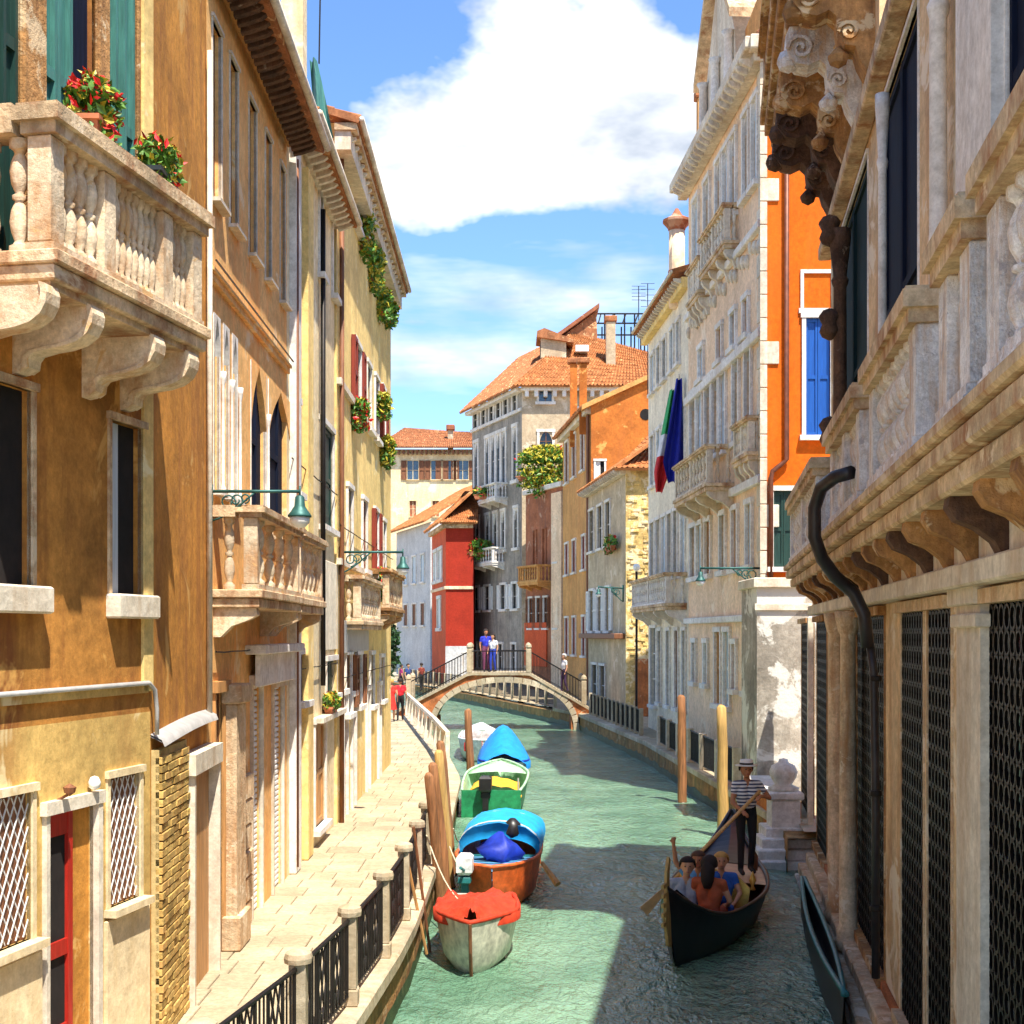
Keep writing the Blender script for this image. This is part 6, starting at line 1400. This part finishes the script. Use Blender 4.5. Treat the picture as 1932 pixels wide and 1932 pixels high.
fe = MB(GT, True); fe.prism([(-.42,.7),(-.30,.35),(-.16,.3),(-.22,.8),(-.26,1.25),(-.20,1.42),(-.27,1.46),(-.36,1.30),(-.40,1.0)], 'x', -.018, .018)
for k in range(5): fe.box(-.016, .016, -.52, -.38, .62+.12*k, .67+.12*k)
fe.build('ferro', M.pole_y, gon)
def gdeck(t0, t1, dz, mat, name):
    q = MB(GT, True); n = 10
    for i in range(n):
        a, b = t0+(t1-t0)*i/n, t0+(t1-t0)*(i+1)/n; za, zb_ = sheer_g(a)-dz, sheer_g(b)-dz
        for s0, s1, h0, h1 in ((-1, 0, 0, .05), (0, 1, .05, 0)):
            q.add([(s0*(hb(a)-.03), GL*a, za+h0), (s1*(hb(a)-.03), GL*a, za+h1), (s1*(hb(b)-.03), GL*b, zb_+h1), (s0*(hb(b)-.03), GL*b, zb_+h0)], [(0,1,2,3)])
    return q.build(name, mat, gon)
gdeck(.02, .13, .02, p_blk, 'foredeck'); gdeck(.5, .72, .03, deckw, 'stern_deck'); gdeck(.72, .98, .02, p_blk, 'rear_deck')
MB(GT, True).bbox(-.36, .42, GL*.245, GL*.245+.42, .1, .34, .04).build('passenger_seat', redseat, gon); 
q = MB(GT, True); q.prism([(-.52,.34),(.52,.34),(.56,.62),(.4,.78),(.2,.86),(0,.9),(-.2,.86),(-.4,.78),(-.56,.62)], 'y', GL*.25+.46, GL*.25+.52); q.build('seat_back', gold, gon)
MB(GT, True).bbox(-.16, .2, GL*.13, GL*.13+.28, .1, .3, .04).build('side_bench', redseat, gon)
MB(GT, True).tube([(.5, GL*.62, .5), (.52, GL*.62, .72), (.47, GL*.615, .82)], [.05, .035, .03], 8).build('oarlock', M.wood, gon, True)
for s_ in (-1, 1):
    MB(GT, True).lathe([(.05,0),(.02,.06),(.06,.14),(.02,.24),(0,.28)], (s_*.52, GL*.42, .46), 8).build('brass_ornament', gold, gon, True)
G2W = Matrix.Translation((2.42, 17.55, .02)) @ Matrix.Rotation(gang, 4, 'Z')
def gl_(x, t, z): return G2W @ Vector((x, GL*t, z))
M.oar = simple('oar_wood', (.66,.38,.14), .5, 0, .3, nsc=6)
# gondolier
feet = Vector((3.72, 21.9, sheer_g(.6)+.02)); J = stand(.06)
J['elL'] = Vector((-.25,-.10,1.13)); J['wrL'] = Vector((-.16,-.27,1.02)); J['hnL'] = Vector((-.12,-.34,.99)); J['elR'] = Vector((.36,-.05,1.18)); J['wrR'] = Vector((.18,-.24,1.24)); J['hnR'] = Vector((.10,-.30,1.22)); J['head'] = Vector((-.02,-.03,1.63))
for k in ('chest','neck','head','shL','shR'): J[k] = J[k]+Vector((0,-.05,0))
person('gondolier in striped shirt, black trousers and straw hat rowing', feet, radians(8), J, (SKIN2, stripes(), black, shoe), 'dark', .0125, 1.02, hat=simple('pale_straw', (.82,.78,.7), .8), sleeves=.45)
H1 = feet+Vector((-.16,-.32,1.02)); bl_ = Pt(1216, 1718, 20.9); oar = thing('gondola_oar', 'long wooden oar held by the gondolier with its blade in the water', 'oar', H1); dv = (bl_-H1).normalized()
up = H1-dv*.5; MB().tube([up, H1, bl_-dv*.55], [.026, .03, .03], 8).build('shaft', M.oar, oar, True)
sdv = dv.cross(Vector((0,1,0))).normalized(); p0 = bl_-dv*.6; q = MB(); w = sdv
for tt in ((0, .03), (.3, .055), (.62, .085)): q.v += [p0+dv*tt[0]+w*tt[1]+Vector((0,.012,0)), p0+dv*tt[0]-w*tt[1]+Vector((0,.012,0)), p0+dv*tt[0]-w*tt[1]-Vector((0,.012,0)), p0+dv*tt[0]+w*tt[1]-Vector((0,.012,0))]
for k in (0, 4):
    for i in range(4): q.f.append((k+i, k+(i+1)%4, k+4+(i+1)%4, k+4+i))
q.f += [(0,1,2,3),(8,9,10,11)]; q.mi = [0]*len(q.f); q.build('blade', M.oar, oar)
# passengers
gp_ = 'gondola passengers'
J = sit(); J['head'] += Vector((.02,-.03,0)); person('passenger in grey and white shirt seated facing forward', gl_(-.33, .2, -.07), gang+radians(6), J, (SKIN, cmat('grey_shirt', (.34,.36,.40)), denim, shoe), 'dark', .0125, 1.0, group=gp_, sleeves=.45)
J = sit(); J['elL'] = Vector((-.33,-.02,1.08)); J['wrL'] = Vector((-.36,-.04,1.34)); J['hnL'] = Vector((-.35,-.06,1.45)); person('passenger in light blue shirt raising one arm', gl_(-.2, .275, -.05), gang+radians(-8), J, (SKIN2, cmat('light_blue_shirt', (.10,.30,.55)), denim, shoe), 'brown', .0125, .98, group=gp_, sleeves=.4)
J = sit(); J['look'] = Vector((0,-1,0)); person('long haired passenger in rust red dress seen from behind', gl_(.0, .185, -.05), gang+pi+radians(-15), J, (SKIN, cmat('rust_dress', (.42,.09,.03)), cmat('rust_skirt', (.36,.07,.03)), shoe), 'dark', .0125, 1.02, True, group=gp_, sleeves=.3)
J = sit(); person('fair haired passenger in blue top beside the gilt seat', gl_(.12, .275, -.03), gang+radians(10), J, (SKIN, cmat('blue_top', (.03,.12,.42)), denim, shoe), 'blond', .0125, .96, group=gp_, sleeves=.35)
# walkers
gw_ = 'people on the walkway and bridge'
def std(label, px, py, z, rz, mats, hair, **k):
    p = gp(px, py, z); p.z = z; return person(label, p, rz, stand(.12), mats, hair, .024, 1.0, fingers=False, group=gw_, **k)
red1 = cmat('red_dress', (.62,.03,.02)); red2 = cmat('red_shirt', (.6,.012,.025))
std('person in a red dress walking away on the left walkway', 738, 1362, ZP, pi, (SKIN, red1, red1, shoe), 'blond', sleeves=.3, shorts=True, skirt=(0, (0,0,.5), .14, .24))
std('person in red shirt and black trousers walking on the left walkway', 755, 1360, ZP, pi+.1, (SKIN, red2, black, shoe), 'dark')
p = Vector((-1.18, 62.2, 2.56)); person('person in deep blue shirt standing on the bridge crown', p, .4, stand(.05), (SKIN2, cmat('deep_blue', (.02,.03,.42)), cmat('plum', (.18,.04,.1)), shoe), 'dark', .024, 1.1, fingers=False, group=gw_)
p = Vector((-.86, 62.0, 2.56)); person('person in white top and blue trousers on the bridge crown', p, -.6, stand(.05), (SKIN, cmat('white_top', (.6,.6,.64)), cmat('blue_trousers', (.02,.05,.4)), shoe), 'dark', .024, .98, True, fingers=False, group=gw_)
p = Vector((2.35, 62.1, deck(2.35))); person('person in white shirt and dark skirt descending the bridge', p, -1.2, stand(.1), (SKIN, cmat('pale_shirt', (.62,.58,.56)), cmat('dark_purple', (.05,.02,.06)), shoe), 'grey', .024, 1.0, fingers=False, group=gw_)
for lab, px, dd, c in (('distant person in magenta top by the far bridge end', 757, 82, (.35,.02,.12)), ('distant person in dark blue by the far bridge end', 770, 84, (.03,.06,.2)), ('distant person in maroon by the red house', 795, 86, (.2,.03,.02))):
    q = Pt(px, 0, dd); person(lab, (q.x, dd, ZP), random.uniform(0, 6), stand(.1), (SKIN, cmat(lab[:22], c), black, shoe), 'dark', .03, 1.0, fingers=False, group=gw_, face=False)
# climbing plant by the far left corner, lamp post on right, small extras
def vine(label, c, r, n, seed, mat=None, size=.12):
    t = thing('climbing_plant', label, 'plant', (c[0], c[1], c[2]-r[2])); rnd = random.Random(seed); foliage(c, r, n, rnd, size, .3).build('leaves', mat or M.leaf_d, t, kind='stuff'); MB().tube([(c[0], c[1], c[2]-r[2]-.6), c, (c[0]+.1, c[1], c[2]+r[2]*.8)], .03, 5).build('stem', M.wood, t); return t
c = Pt(740, 1215, 41); vine('dark green climbing plant at the corner beyond the yellow house', (c.x-.1, 41, c.z), (.35, .5, .7), 420, 1)
if 0: c = Pt(804, 1150, 95); vine('brown green creeper on the corner of the red house', (c.x, 95, c.z), (.5, .4, 3.0), 700, 2, M.terracotta, .2)
c = Pt(1420, 1270, 32.0); vine('small green creeper on the cream palazzo base', (c.x, 32.2, c.z), (.12, .2, .55), 200, 3, M.leaf, .07)
t = thing('street_lamp', 'slim lamp post with pale globe in front of the rough stone house', 'lamp', tuple(Pt(1201, 0, 57).xy)+(ZP,)); c = Pt(1201, 1078, 57)
MB().tube([(c.x, 57, ZP), (c.x, 57, c.z)], .05, 6).build('pole', M.iron, t); MB().lathe([(0,0),(.12,.05),(.16,.18),(.1,.3),(0,.32)], (c.x, 57, c.z), 10).build('globe', M.lampglass, t, True)
t = wall_lamp('black curled wall lamp on the rough stone house', Vector((c4.x-.1, 60, Pt(1180, 1110, 60).z)), Vector((c4.x-1.2, 59.6, Pt(1180, 1108, 60).z)), .1, big=1.8)
SC.cycles.max_bounces = 8; SC.cycles.diffuse_bounces = 6; SC.cycles.glossy_bounces = 2; SC.cycles.transmission_bounces = 1; SC.cycles.use_adaptive_sampling = True; SC.cycles.adaptive_threshold = .02
